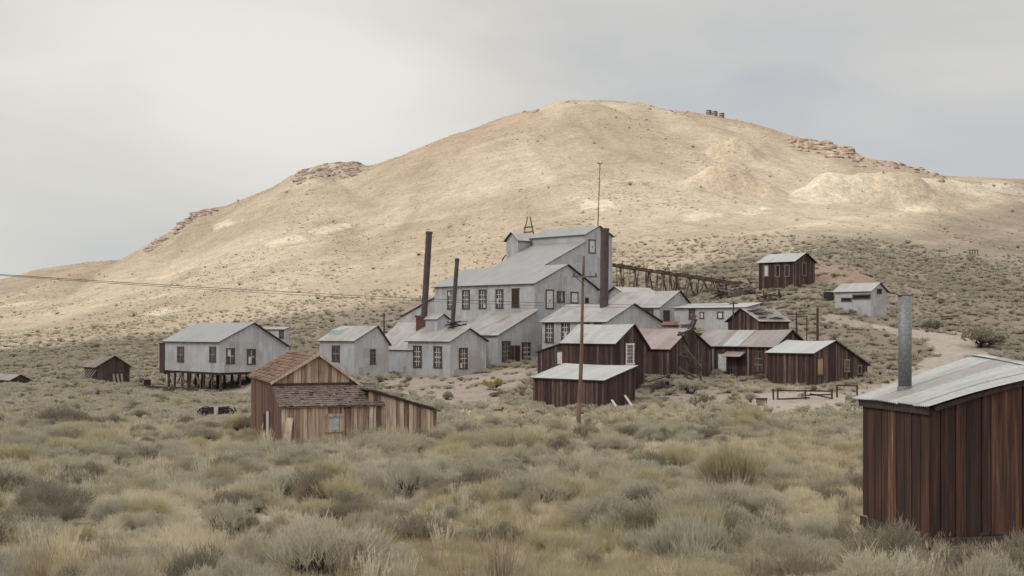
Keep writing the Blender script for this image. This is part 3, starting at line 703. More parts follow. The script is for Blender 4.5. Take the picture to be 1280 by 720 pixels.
gxa = GH.x_at(426, 2.2); mb = MB(); zz = prof_z(GH.prof, 1.4); mb.hexa([(gxa - 1.2, 1.2, zz), (gxa + 1.2, 1.2, zz), (gxa + 1.2, 3, zz + .55), (gxa - 1.2, 3, zz + .55), (gxa - .9, 1.3, zz + .6), (gxa + .9, 1.3, zz + .6), (gxa + .9, 3, zz + .95), (gxa - .9, 3, zz + .95)])
mb.build('roof_hatch', plain('verdigris_tin', (.34, .40, .38), .6, .2), GH.root)
MS = gable('machine_shop', 'wide grey metal shop at the foot of the thick right-hand smokestack', 'building', 758, 677.5, 826, 150, 45, 442, 402, (791, 380), roof=GRX, oh=.35)
opening(MS, 'y0', 687, 416, 10, 23); opening(MS, 'y0', 707, 415, 10, 23); opening(MS, 'y0', 732, 415, 9, 22, style='sashdark'); opening(MS, 'y0', 748, 415, 9, 22, style='sashdark')
HB = gable('rear_grey_building', 'grey metal gabled building behind the machine shop, below the trestle', 'building', 824.5, 752, 866, 166, 45, 420, 384, (849, 364), roof=GRX, oh=.3)
opening(HB, 'y0', 812, 391.5, 9, 8, style='sashdark', grid=(2, 2)); opening(HB, 'x1', 833, 396, 7, 14, style='dark_door')
SB = gable_y('small_grey_gable_shed', 'small grey gabled shed tucked behind the thick smokestack', 'shed', 781, 757, 822, 177, 45, 400, 367.5, (769, 359), roof=GRY, oh=.3)
JB = lean('long_grey_shed', 'long low grey-white shed with three small windows, right of the gabled rear building', 'shed', 932, 843, 950, 156, 45, 418, 384.5, 379.5, roof=GRX_LIGHT, oh=.3)
opening(JB, 'y0', 865, 393, 7, 11, style='sashdark', grid=(2, 2)); opening(JB, 'y0', 877.5, 394, 5, 6.5, style='plain_board'); opening(JB, 'y0', 900.5, 394, 7, 7, style='plain_board')
ax = JB.x_at(858); az_ = JB.z_at(403, ax, 0); mb = MB(); mb.hexa([(ax - 1, -.9, az_ - .3), (ax + 1, -.9, az_ - .3), (ax + 1, .1, az_), (ax - 1, .1, az_), (ax - 1, -.9, az_ - .22), (ax + 1, -.9, az_ - .22), (ax + 1, .1, az_ + .08), (ax - 1, .1, az_ + .08)]); mb.build('awning', GRX, JB.root)

AS = gable('stilted_grey_building', 'grey metal building raised on timber stilts over a dirt bank', 'building', 274.5, 206, 358, 140, 45, 466, 427, (316.5, 404), ye2=432, roof=GRX_D, oh=.35, bury=0)
for px in (226, 266): opening(AS, 'y0', px, 443, 7.5, 17, style='sashdark', grid=(2, 2))
for px in (288, 314): opening(AS, 'x1', px, 445 if px < 300 else 446, 10, 17, style='sash', grid=(2, 2))
mb = MB(); xa = AS.x0; mb.box(xa - 1.15, xa - .02, -.1, 1.5, -.4, 3.3, .45); mb.box(xa - 1.25, xa, -.2, 1.6, 3.3, 3.4, .8); mb.build('closet', W_RED, AS.root)
mb = MB(); mb.box(xa + .2, -.2, .2, AS.W - .2, -.28, -.01); mb.build('floor_frame', W_DARK, AS.root)
def ground_local(b, x, y):
    X = b.X + x * b.c + y * b.s; Y = b.d - x * b.s + y * b.c; return float(gz(X, Y)) - b.zb
for row, yy in enumerate((.3, AS.W * .33, AS.W * .66)):
    for k in range(8):
        x = xa + .4 + (-.8 - xa) * k / 7; zg = ground_local(AS, x, yy)
        if zg > -.4: continue
        m1 = MB(); m1.beam((x + rnd.uniform(-.3, .3), yy + rnd.uniform(-.3, .3), zg - .4), (x + rnd.uniform(-.15, .15), yy, -.28), .22, .22, rnd.random()); m1.build('stilt', W_DARK, AS.root)
        if row == 0 and k < 7:
            m1 = MB(); dx = (-.8 - xa) / 7; m1.beam((x + dx * rnd.uniform(.3, .6), yy - .1, max(zg, -1.5)), (x + (dx * 1.05 if k % 2 else -.1), yy - .15, -.25), .14, .2, .2 + .6 * rnd.random()); m1.build('brace', W_GREY if k % 3 else W_DARK, AS.root)
for k in range(3):
    m1 = MB(); m1.beam((xa - 1.5, -1.2 - k * .5, ground_local(AS, xa - 1, -1.2) + .15 + .2 * k), (-3.5 - k, -.9 - k * .5, ground_local(AS, -3, -1) + .3 + .1 * k), .16, .16, rnd.random()); m1.build('fallen_beam', W_DARK, AS.root)
AN = lean('grey_rear_annex', 'small grey annex with one window peeking out behind the stilted building', 'shed', 356, 326, 361, 152, 45, 450, 412, 410, roof=GRX, oh=.2)
opening(AN, 'y0', 355 - 3, 418, 5, 8, style='sashdark', grid=(2, 2))

# --- timber buildings in the middle ground
HUT = lean('brown_plank_shed', 'low brown plank shed with a bright metal lean roof, nearest to the bare pole', 'shed', 755, 666.5, 793.5, 92, 45, 514, 476, 459, wall=W_RED, roof=GRX_LIGHT, boards=.24, oh=.22, sag=.06, seed=5)
KC = gable('brown_gabled_cabin', 'tall brown plank cabin with a white-framed gable window, behind the low plank shed', 'cabin', 769, 704, 809, 104, 45, 486, 429, (791, 406), ye2=434, wall=W_RED, roof=GRX_LIGHT, boards=.24, oh=.25, sag=.07, seed=6)
opening(KC, 'x1', 787, 442.5, 9.5, 23, frame=BONE, grid=(3, 5))
xk = KC.x_at(672, .6)
volume(KC, xk, KC.x0 - .03, .6, 4.6, [(xk, KC.z_at(440.5, xk, .6)), (KC.x0 - .03, KC.z_at(427.5, KC.x0, .6))], axis='y', wall=W_RED, roof=GRX, boards=.24, oh=.15, seed=8)
opening(KC, 'y0', 700, 447, 9, 16, plane=.6, style='plain_board')
RC = gable('pink_roofed_cabin', 'brown plank cabin under a rusty pinkish metal roof', 'cabin', 837, 774, 887, 112, 45, 467, 436, (861, 411), wall=W_RED, roof=GRX_PINK, boards=.25, oh=.25, sag=.09, seed=9)
opening(RC, 'x1', 853, 455, 8, 18, style='dark_door')
LC = gable('long_brown_cabin', 'long brown plank cabin with a patched grey roof and a small door hood', 'cabin', 968, 868, 1008, 114, 45, 472, 433, (987.5, 413), wall=W_RED, roof=GRX_MIX, boards=.26, oh=.3, sag=.08, seed=10)
opening(LC, 'y0', 903, 453, 13, 23, style='plain_board', frame=W_DARK); opening(LC, 'y0', 948, 452, 13, 23, style='sashdark', grid=(2, 3)); opening(LC, 'y0', 917, 457, 8, 24, style='dark_door'); opening(LC, 'y0', 880, 456, 10, 16, style='sashdark', grid=(2, 2))
hx = LC.x_at(920); hz = LC.z_at(440, hx, 0); mb = MB(); mb.hexa([(hx - 1.1, -.9, hz - .45), (hx + 1.1, -.9, hz - .45), (hx + 1.1, .05, hz), (hx - 1.1, .05, hz), (hx - 1.1, -.9, hz - .38), (hx + 1.1, -.9, hz - .38), (hx + 1.1, .05, hz + .08), (hx - 1.1, .05, hz + .08)]); mb.build('door_hood', GRX_PINK, LC.root)
for px in (892, 936): x = LC.x_at(px); mb = MB(); mb.box(x - .09, x + .09, -.12, .03, -.3, LC.prof[0][1] - .1, .8); mb.build('corner_post', W_GREY, LC.root)
xp0, xp1 = LC.x_at(905), LC.x_at(925)
mb = MB(); L_ = math.hypot(LC.prof[1][0], LC.prof[1][1] - LC.prof[0][1]); (a0, z0_), (a1, z1_) = LC.prof[0], LC.prof[1]
ux, uz = (a1 - a0) / L_, (z1_ - z0_) / L_
def rp(s_, o, x): return (x, a0 + ux * s_ - uz * o, z0_ + uz * s_ + ux * o)
mb.hexa([rp(-.28, .108, xp0), rp(-.28, .108, xp1), rp(L_ * .95, .108, xp1 + .1), rp(L_ * .95, .108, xp0), rp(-.28, .125, xp0), rp(-.28, .125, xp1), rp(L_ * .95, .125, xp1 + .1), rp(L_ * .95, .125, xp0)]); mb.build('patch_sheet', GRX_LIGHT, LC.root)
NC = gable('brown_yellow_door_cabin', 'brown plank cabin with a small yellow door, nearest to the rail fence', 'cabin', 1016, 960, 1084, 107, 45, 475, 442, (1042.5, 426.5), ye2=456, wall=W_RED, roof=GRX_LIGHT, boards=.25, oh=.25, sag=.09, seed=11)
opening(NC, 'x1', 1025, 458, 8.5, 20, style='yellow'); opening(NC, 'x1', 1058, 457, 6, 13, style='sashdark', grid=(2, 3), frame=W_GREY); opening(NC, 'x1', 1074, 462, 5, 9, style='void', frame=W_GREY)
OC = gable_y('brown_shed_with_ragged_roof', 'brown plank shed with a ragged lifting roof, behind the long brown cabin', 'shed', 948, 910, 986, 140, 45, 416, 401, (927, 386), wall=W_RED, roof=GRX_MIX, boards=.26, oh=.3, sag=.09, seed=12)
R2 = random.Random(4)
for k in range(16):
    t = R2.uniform(.05, .95); (xa_, za_), (xb_, zb_) = OC.prof[1], OC.prof[2]; x = xa_ + (xb_ - xa_) * t; z = za_ + (zb_ - za_) * t; y = R2.uniform(0, OC.W - 1.6)
    mb = MB(); mb.beam((x, y, z + .17), (x + .1, y + 1.6, z + .17 + R2.uniform(0, .25)), .35, .04, R2.random()); mb.build('loose_shingle_board', W_GREY, OC.root)
QC = gable('hillside_plank_cabin', 'brown plank cabin with open windows standing alone on the slope at the trestle end', 'cabin', 992.5, 948.5, 1018.5, 185, 45, 361, 326.5, (1006, 316.5), wall=W_RED, roof=GRX_LIGHT, boards=.34, oh=.35, seed=13)
for px in (958, 972, 984): opening(QC, 'y0', px, 338.5, 6, 13, style='void' if px != 958 else 'plain_board', frame=W_GREY)
opening(QC, 'x1', 1005, 336.5, 5, 15, style='void', frame=W_GREY)
mb = MB(); mb.beam((.5, 0, -.2), (3.5, -1.2, -1.6), .9, .15, .4); mb.build('ramp', W_DARK, QC.root)
RS = gable('grey_slope_shed', 'small grey metal shed on the slope above the dirt road', 'shed', 1088.5, 1043.5, 1109, 160, 45, 394, 364, (1099, 354), roof=GRX, oh=.25, seed=14)
opening(RS, 'y0', 1077, 371, 22, 3.5, style='void', name='slot'); opening(RS, 'y0', 1058, 374.5, 12, 2.5, style='void', name='slot'); opening(RS, 'x1', 1099, 364, 5, 4, style='void', name='vent')
SH = gable('collapsing_hut', 'tumbledown dark hut alone in the brush left of the stilted building', 'hut', 120.5, 106, 162, 148, 50, 478, 459, (143, 445.5), wall=W_DARK, roof=W_GREY, boards=.3, oh=.25, sag=.09, seed=15)
for k in range(5):
    mb = MB(); x = SH.x0 * (k + .2) / 5; mb.beam((x, -1.4, -.3), (x + .2, 0, 1.6), .3, .05, .5 + .1 * k); mb.build('leaning_board', W_GREY, SH.root)
for k in range(3):
    mb = MB(); y = SH.W * (.5 + .12 * k); mb.beam((.5, y, -.2), (.1, y, 1.0), .28, .05, .9); mb.build('leaning_board', W_GREY, SH.root)
TH = gable('low_dugout_hut', 'low half-buried hut with a dark opening at the left edge of the brush slope', 'hut', 13, -22, 37, 150, 42, 482, 475.5, (25, 469), wall=W_DARK, roof=GRX_MIX, boards=.3, oh=.2, seed=16)
opening(TH, 'x1', 25, 477.5, 7, 6, style='void', name='doorway')

# --- front cabin: gabled main room, shingled front lean-to and a side wing
FC = Bld('shingled_tan_cabin', 'weathered tan plank cabin with a rusty shingled roof, nearest building on the left', 'cabin', 342, 54, 70, 554)
fx0 = FC.x_at(314); fW = FC.y_at(451); fm = FC.y_at(398); zE = FC.z_at(477, 0, 0); zA = FC.z_at(445, 0, fm); zE2 = FC.z_at(483, 0, fW)
fprof = [(0, zE), (fm, zA), (fW, zE2)]
def shingles(b, parent, g0, g1, fn, L, mat, rows, w=.17, th=.02, R=None):
    """courses of shingles on a slope; fn(s, off, g) -> local point"""
    mb = MB(); R = R or random.Random(2)
    for r_ in range(rows):
        s0 = L * r_ / rows; s1 = min(L, s0 + L / rows * 1.35); g = g0 - R.random() * w
        while g < g1:
            ww = w * R.uniform(.6, 1.35); a, c = max(g, g0), min(g + ww - .008, g1)
            if c - a > .02 and R.random() > .02:
                q = R.uniform(-.03, .03); lf = R.uniform(0, .02) + (R.uniform(.02, .06) if R.random() < .06 else 0)
                mb.hexa([fn(s0 + q, .022 + lf, a), fn(s0 + q, .022 + lf, c), fn(s1, .004, c), fn(s1, .004, a), fn(s0 + q, .022 + lf + th, a), fn(s0 + q, .022 + lf + th, c), fn(s1, .004 + th, c), fn(s1, .004 + th, a)], R.random())
            g += ww
    o = mb.build('shingles', mat, parent); o['kind'] = 'stuff'; return o
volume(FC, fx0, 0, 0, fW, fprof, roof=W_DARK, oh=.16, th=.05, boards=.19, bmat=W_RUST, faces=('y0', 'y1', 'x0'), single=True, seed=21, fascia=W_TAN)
board_face(FC, 'x1', fx0, 0, 0, fW, fprof, 'x', .19, W_TAN, -1.5, random.Random(24), True)
L1 = math.hypot(fm, zA - zE)
u1, w1 = fm / L1, (zA - zE) / L1
shingles(FC, FC.root, fx0 - .16, .17, lambda s, o, g: (g, u1 * (s - .2) - w1 * (o + .065), zE + w1 * (s - .2) + u1 * (o + .065)), L1 + .2, W_SHINGLE, 11)
L2 = math.hypot(fW - fm, zA - zE2); u2, w2 = (fW - fm) / L2, (zA - zE2) / L2
shingles(FC, FC.root, fx0 - .16, .17, lambda s, o, g: (g, fW - u2 * (s - .2) + w2 * (o + .065), zE2 + w2 * (s - .2) + u2 * (o + .065)), L2 + .2, W_SHINGLE, 11)
# front lean-to
px_, dz_top = 1.9, FC.z_at(483, 0, fm)
zl = FC.z_at(509, px_, 0)
yl1 = FC.y_at(477, px_)
lprof = [(0.0, dz_top), (px_, zl)]
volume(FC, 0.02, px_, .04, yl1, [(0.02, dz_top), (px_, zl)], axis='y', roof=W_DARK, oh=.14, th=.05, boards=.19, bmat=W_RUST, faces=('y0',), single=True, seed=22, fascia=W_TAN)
board_face(FC, 'x1', 0, px_, .04, yl1, [(0.02, dz_top), (px_, zl)], 'y', .185, W_TAN, -1.5, random.Random(25), True)
L3 = math.hypot(px_, dz_top - zl); u3, w3 = px_ / L3, (dz_top - zl) / L3
shingles(FC, FC.root, -.08, yl1 + .12, lambda s, o, g: (px_ + .17 - u3 * s + w3 * (o + .065), g, zl - w3 / u3 * .17 + w3 * s + u3 * (o + .065)), L3 + .1, W_SHINGLE2, 10, .15)
# side wing on the right
wx1 = px_ - .12; ww0 = fW - .05; zw0 = FC.z_at(489, wx1, ww0); ww1 = FC.y_at(546, wx1); zw1 = FC.z_at(514, wx1, ww1)
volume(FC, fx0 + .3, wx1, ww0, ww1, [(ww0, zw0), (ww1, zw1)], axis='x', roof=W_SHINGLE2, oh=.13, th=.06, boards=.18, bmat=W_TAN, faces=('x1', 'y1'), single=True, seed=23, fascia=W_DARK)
L4 = math.hypot(ww1 - ww0, zw0 - zw1); u4, w4 = (ww1 - ww0) / L4, (zw0 - zw1) / L4
shingles(FC, FC.root, fx0 + .2, wx1 + .15, lambda s, o, g: (g, ww1 + .14 - u4 * s + w4 * (o + .075), zw1 - w4 / u4 * .14 + w4 * s + u4 * (o + .075)), L4 + .1, W_SHINGLE2, 12)
fwin = opening(FC, 'x1', 417.5, 528.5, 19, 17, plane=px_ + .02, style='plain_board', frame=W_TAN); fwin.name = 'window'
for ch in fwin.children: ch.data.materials[0] = plain('pale_blue_tin', (.42, .44, .47), .6, .2)
mb = MB(); xd = FC.x_at(331); mb.box(xd - .22, xd + .22, -.045, -.01, -1, FC.z_at(517, xd, 0)); mb.build('door_gap', VOID, FC.root)
mb = MB(); xd = FC.x_at(337); mb.box(xd - .3, xd + .28, -.1, -.055, -1, FC.z_at(514, xd, 0), .9); mb.build('propped_door_board', W_PALE, FC.root)
mb = MB(); yb0, yb1 = FC.y_at(409, px_), FC.y_at(427, px_)
for k in range(4): mb.box(px_ + .025, px_ + .06, yb0 + (yb1 - yb0) * k / 4 + .01, yb0 + (yb1 - yb0) * (k + 1) / 4 - .01, -.8, FC.z_at(539, px_, yb0), .75 + .06 * k)
mb.build('pale_boarding', W_TAN, FC.root)
for pxx in (355,):
    mb = MB(); yy = FC.y_at(362, px_); mb.beam((px_ + .45, yy - .3, -.4), (px_ + .06, yy, FC.z_at(522, px_, yy)), .34, .05, .8); mb.build('leaning_board', W_TAN, FC.root)
mb = MB(); mb.box(.03, .1, -.05, fW + .02, dz_top - .02, dz_top + .17, .3); mb.build('flashing_board', W_DARK, FC.root)
for (ya_, za_, yb_, zb_) in ((-.17, zE - .1, fm, zA + .06), (fm, zA + .06, fW + .17, zE2 - .1)):
    mb = MB(); mb.beam((.2, ya_, za_ + .02), (.2, yb_, zb_ + .02), .035, .12, .75); mb.build('rake_board', W_TAN, FC.root)

# --- near shed with corrugated roof and stovepipe
NS = Bld('corrugated_roof_shed', 'dark plank shed with a corrugated metal roof, nearest thing at the right edge', 'shed', 1163, 22.5, 78, 675)
nx0 = NS.x_at(1079); nW = 5.5; nm = nW / 2; zE = NS.z_at(508, 0, 0)
SF, SB_ = .225, .315         # rise per metre along the front and the back rake: the old roof is warped
def shed_roof_z(x, y):
    t = min(1, max(0, x / nx0)); k = SF + (SB_ - SF) * t; yy = y if y <= nm else nW - y
    return zE + k * yy + .045 * math.sin(max(0, min(1, yy / nm)) * math.pi) * (1 - t)
Rn = random.Random(31)
mb = MB(); mb.hexa([(nx0 + .06, .06, .1), (-.06, .06, .1), (-.06, nW - .06, .1), (nx0 + .06, nW - .06, .1), (nx0 + .06, .06, zE - .12), (-.06, .06, zE - .12), (-.06, nW - .06, zE - .12), (nx0 + .06, nW - .06, zE - .12)]); mb.build('wall', VOID, NS.root)
board_face(NS, 'y0', nx0, 0, 0, nW, None, 'x', .27, W_SHED, .05, Rn, True, ztop=lambda t: zE - .02, zbot=lambda t: .05 + .03 * math.sin(t * 9), gaps=.022)
board_face(NS, 'x1', nx0, 0, 0, nW, None, 'x', .27, W_SHED, .05, Rn, True, ztop=lambda t: shed_roof_z(0, t) - .04, zbot=lambda t: .04 + .035 * math.sin(t * 7), gaps=.022)
board_face(NS, 'x0', nx0, 0, 0, nW, None, 'x', .27, W_SHED, .05, Rn, True, ztop=lambda t: shed_roof_z(nx0, t) - .04)
board_face(NS, 'y1', nx0, 0, 0, nW, None, 'x', .27, W_SHED, .05, Rn, True, ztop=lambda t: zE - .02)
for (p, q, h) in (((nx0 - .02, -.035, -.03), (.03, -.035, -.05), .19), ((.035, .0, -.06), (.035, nW, -.10), .19), ((nx0 + .02, .02, -.27), (.0, .02, -.27), .28), ((-.02, .04, -.29), (-.02, nW, -.31), .28)):
    mb = MB(); mb.beam(p, q, .06, h, Rn.uniform(.3, .6)); mb.build('skirt_board', W_DARK, NS.root)
mb = MB(); mb.beam((nx0 - .05, -.05, zE - .08), (.03, -.05, zE - .08), .05, .15, .25); mb.build('eave_board', W_DARK, NS.root)
for k in range(2):
    a, c = (.04, nm) if k == 0 else (nm, nW)
    mb = MB()
    for q in range(6):
        t0, t1 = a + (c - a) * q / 6, a + (c - a) * (q + 1) / 6
        mb.beam((.07, t0, shed_roof_z(0, t0) - .05), (.07, t1, shed_roof_z(0, t1) - .05), .05, .09, .3)
    mb.build('rake_board', W_DARK, NS.root)
def corrugated(side, k, n):
    """one corrugated sheet, lapped over its neighbour"""
    R = random.Random(40 + side * 10 + k); g0, g1 = nx0 - .16, .2; wd = (g1 - g0) / n; xa, xb = g0 + wd * k, g0 + wd * (k + 1) + (.045 if k < n - 1 else 0)
    nxs, nys = 64, 14; v = []; f = []; e = R.uniform(0, .05); tilt = R.uniform(-.006, .006); lift = .006 * (k % 2) + .004
    for layer in (0, .003):
        for i in range(nxs + 1):
            x = xa + (xb - xa) * i / nxs; w = .013 * math.cos(2 * math.pi * (x - g0) / .0762)
            for j in range(nys + 1):
                t = j / nys; y = -.14 - e + (nm + .14 + e) * t
                z = shed_roof_z(x, max(0, y)) + min(0, y) * .25 + .035 + w + layer + lift + tilt * (x - xa) / wd + .010 * math.sin(x * 3.1 + y * 2.3) + (.012 * (1 - t) ** 6 * R.uniform(.5, 1))
                v.append((x, y if side == 0 else nW - y, z))
    n1 = (nxs + 1) * (nys + 1)
    for i in range(nxs):
        for j in range(nys):
            a = i * (nys + 1) + j; q = (a, a + nys + 1, a + nys + 2, a + 1)
            for o in (0, n1):
                g = tuple(p + o for p in q); f.append(g if (o > 0) == (side == 0) else g[::-1])
    mb = MB(); mb.add(v, f, R.random()); return mb.build('roof_sheet', GSHED, NS.root, True)
for sd_ in (0, 1):
    for k in range(5): corrugated(sd_, k, 5)
mb = MB(); 
for q in range(4):
    xa_, xb_ = nx0 - .16 + (.36 - nx0) * q / 4, nx0 - .16 + (.36 - nx0) * (q + 1) / 4
    for sgn in (-1, 1): mb.beam((xa_, nm + sgn * .08, shed_roof_z(xa_, nm) + .032), (xb_ - .01, nm + sgn * .08, shed_roof_z(xb_, nm) + .032), .17, .01, .5)
mb.build('ridge_cap', GSHED, NS.root)
xs_ = NS.x_at(1131, .55); ys_ = .55
zp0 = shed_roof_z(xs_, ys_); zp1 = NS.z_at(370, xs_, ys_)
mb = MB(); rad = 8.2 * NS.dep(xs_, ys_) / F
mb.tube((xs_, ys_, zp0 - .2), (xs_ + .012, ys_, zp1), rad, rad * .985, 32)
sp = mb.build('stovepipe', PIPE, NS.root, True)
mb = MB(); mb.tube((xs_, ys_, zp1 - .02), (xs_, ys_, zp1 + .02), rad * 1.04, rad * 1.04, 28); mb.build('pipe_rim', IRON, sp)
mb = MB(); mb.tube((xs_, ys_, zp0 - .1), (xs_, ys_, zp0 + .12), rad * 1.35, rad * 1.05, 24); mb.build('pipe_flashing', PIPE, sp)
NS.foot(nx0 - .1, .15, -.1, nW)

# ------------------------------------------------------------------ stacks, mast, poles, wires
def stack(name, label, base, top, d, rpx, extra=1.5, mat=STACK, base_box=None):
    p, q = P(*base, d), P(*top, d); h = (q - p); root = empty(name, p, 0, label, 'smokestack')
    r = rpx * d / F; lo = -h.normalized() * extra; n = 5
    for k in range(n):
        a, c = lo + (h - lo) * k / n, lo + (h - lo) * (k + 1) / n
        mb = MB(); mb.tube(a, c, r * (1 + .03 * (k % 2)), r * (1 + .03 * (k % 2)), 18, rnd.random()); mb.build('pipe_section', mat, root, False)
    mb = MB(); mb.tube(h - h.normalized() * .25, h + h.normalized() * .05, r * 1.12, r * 1.12, 18); mb.build('top_rim', mat, root)
    if base_box:
        mb = MB(); mb.box(-base_box, base_box * .6, -base_box, base_box, -2.5, .9); mb.box(-base_box * 1.15, base_box * .7, -base_box * 1.15, base_box * 1.15, .9, 1.15); mb.build('brick_base', BRICK, root)
    return root
stack('smokestack', 'tall leaning rusty smokestack rising from a brick base left of the mill', (529.5, 405), (536.5, 290), 160, 3.9, 2.5, base_box=.95)
stack('smokestack', 'thin rusty smokestack in front of the mill windows, shortest of the three', (566, 402), (571.5, 323.5), 158, 2.6, 3)
stack('smokestack', 'thick straight smokestack rising through the machine shop roof', (755, 384), (756, 286), 156, 5.2, 2.5)
GHp = GH; mb = MB(); p = P(480, 412, 153); mb.tube(p - Vector((0, 0, 2)), P(480, 391, 153), .1, .1, 10); tag(mb.build('vent_pipe', STACK), 'thin dark vent pipe behind the small grey metal house', 'pipe')
def mast():
    d = 181.5; p, q = P(747, 284, d), P(750, 205, d); root = empty('antenna_mast', p, 0, 'thin tall mast on the mill tower ridge with a dark tip', 'mast')
    h = q - p; mb = MB(); mb.tube((0, 0, -1), h, .09, .055, 8); mb.build('mast_tube', W_POLE, root)
    mb = MB()
    for k in range(6): a = k * 1.05; mb.beam(h + Vector((0, 0, -.1)), h + Vector((math.cos(a) * .45, math.sin(a) * .3, .22)), .06, .06)
    mb.build('mast_tip', IRON, root)
mast()
def headframe():
    x, y, z = hit(660, 292, 205, 420)
    d = 212.0; x = (660 - CX) / F * d; z = float(gz(x, d)); root = empty('wooden_headframe', (x, d, z), 0, 'small wooden A-frame tower sticking up behind the mill tower roof', 'tower')
    top = ZC + (HY - 271) / F * d - z; s = F / d
    for sx in (-1, 1):
        for sy in (-1, 1):
            mb = MB(); mb.beam((sx * (1.5 + 4.6 * (top * s) / 21) / s - 1.0 / s, sy * 1.2, -.3), (sx * 1.5 / s + 1.2 / s, sy * .15, top), .22, .22, .5); mb.build('leg', W_GREY, root)
    for zz, hw in ((top - 1.9, 5.5 / s), (top - 2.8, 5 / s), (top * .4, 5.5 / s)):
        for sy in (-1, 1):
            mb = MB(); mb.beam((-hw, sy * .5, zz), (hw + .2, sy * .5, zz + .2), .18, .18, .4); mb.build('cross_beam', W_GREY, root)
headframe()
def utility_pole():
    d = 66; base = hit(722, 531, 20, 100); bx, by = (722 - CX) / F * d, d; z = float(gz(bx, by))
    root = empty('utility_pole', (bx, by, z), 0, 'leaning bare wooden utility pole in front of the brown plank shed', 'pole')
    top = P(731, 320, d) - Vector((bx, by, z)); mb = MB(); n = 7; pts = []
    for k in range(n + 1): t = k / n; pts.append(top * t + Vector((.05 * math.sin(t * 5), 0, 0)))
    for k in range(n): mb.tube(pts[k] if k else Vector((0, 0, -.6)), pts[k + 1], .135 - .075 * k / n, .135 - .075 * (k + 1) / n, 10, .4 + .05 * k, 0, k in (0, n - 1))
    mb.build('pole_shaft', W_POLE, root, True)
    c = P(731, 346, d) - Vector((bx, by, z)); mb = MB(); mb.beam(c + Vector((-.72, -.1, 0)), c + Vector((.68, -.1, .0)), .07, .09, .2); mb.build('cross_arm', W_GREY, root)
    for s in (-.6, .6): mb = MB(); mb.tube(c + Vector((s, -.1, .05)), c + Vector((s, -.1, .2)), .045, .03, 8); mb.build('insulator', IRON, root)
    mb = MB(); mb.beam(c + Vector((-.5, -.1, -.02)), c + Vector((0, -.08, -.5)), .05, .03, .2); mb.build('arm_brace', W_DARK, root)
utility_pole()
def wire(name, label, pts, r):
    cu = []; p0, p1, sag = pts
    for k in range(33): t = k / 32; cu.append(p0.lerp(p1, t) - Vector((0, 0, sag * 4 * t * (1 - t))))
    mb = MB()
    for a, b in zip(cu, cu[1:]): mb.tube(a, b, r, r, 5, .5, 0, False)
    tag(mb.build(name, WIRE), label, 'wire')
wire('power_line', 'upper overhead wire slanting down across the hillside past the mill', (P(-60, 339, 60), P(916, 381, 134), .55), .017)
wire('power_line', 'lower overhead wire slanting down across the hillside past the mill', (P(-60, 340, 61), P(916, 384.5, 134), .60), .013)
def line_post(px, yb, yt, d, label, arm=0, r=.11):
    p = P(px, yb, d); p.z = float(gz(p.x, p.y)); t = P(px + rnd.uniform(-1.5, 1.5), yt, d) - p; root = empty('timber_post', p, 0, label, 'post')
    mb = MB(); mb.tube((0, 0, -.4), t, r, r * .75, 8, .4); mb.build('post_shaft', W_DARK, root)
    if arm: mb = MB(); mb.beam(t + Vector((-arm, 0, -.25)), t + Vector((arm, 0, -.2)), .1, .12, .3); mb.build('post_arm', W_DARK, root)
line_post(916, 412, 377, 134, 'thin dark post carrying the wires in front of the long grey shed', .5)
line_post(996.5, 420, 390, 128, 'short dark post with a crosspiece left of the leaning slope post', 1.0)
line_post(1022, 425, 385, 124, 'taller leaning dark post on the slope above the yellow-door cabin', .0, .16)
line_post(1008, 425, 395, 127, 'thin crooked stick post between the two dark slope posts', 0, .07)

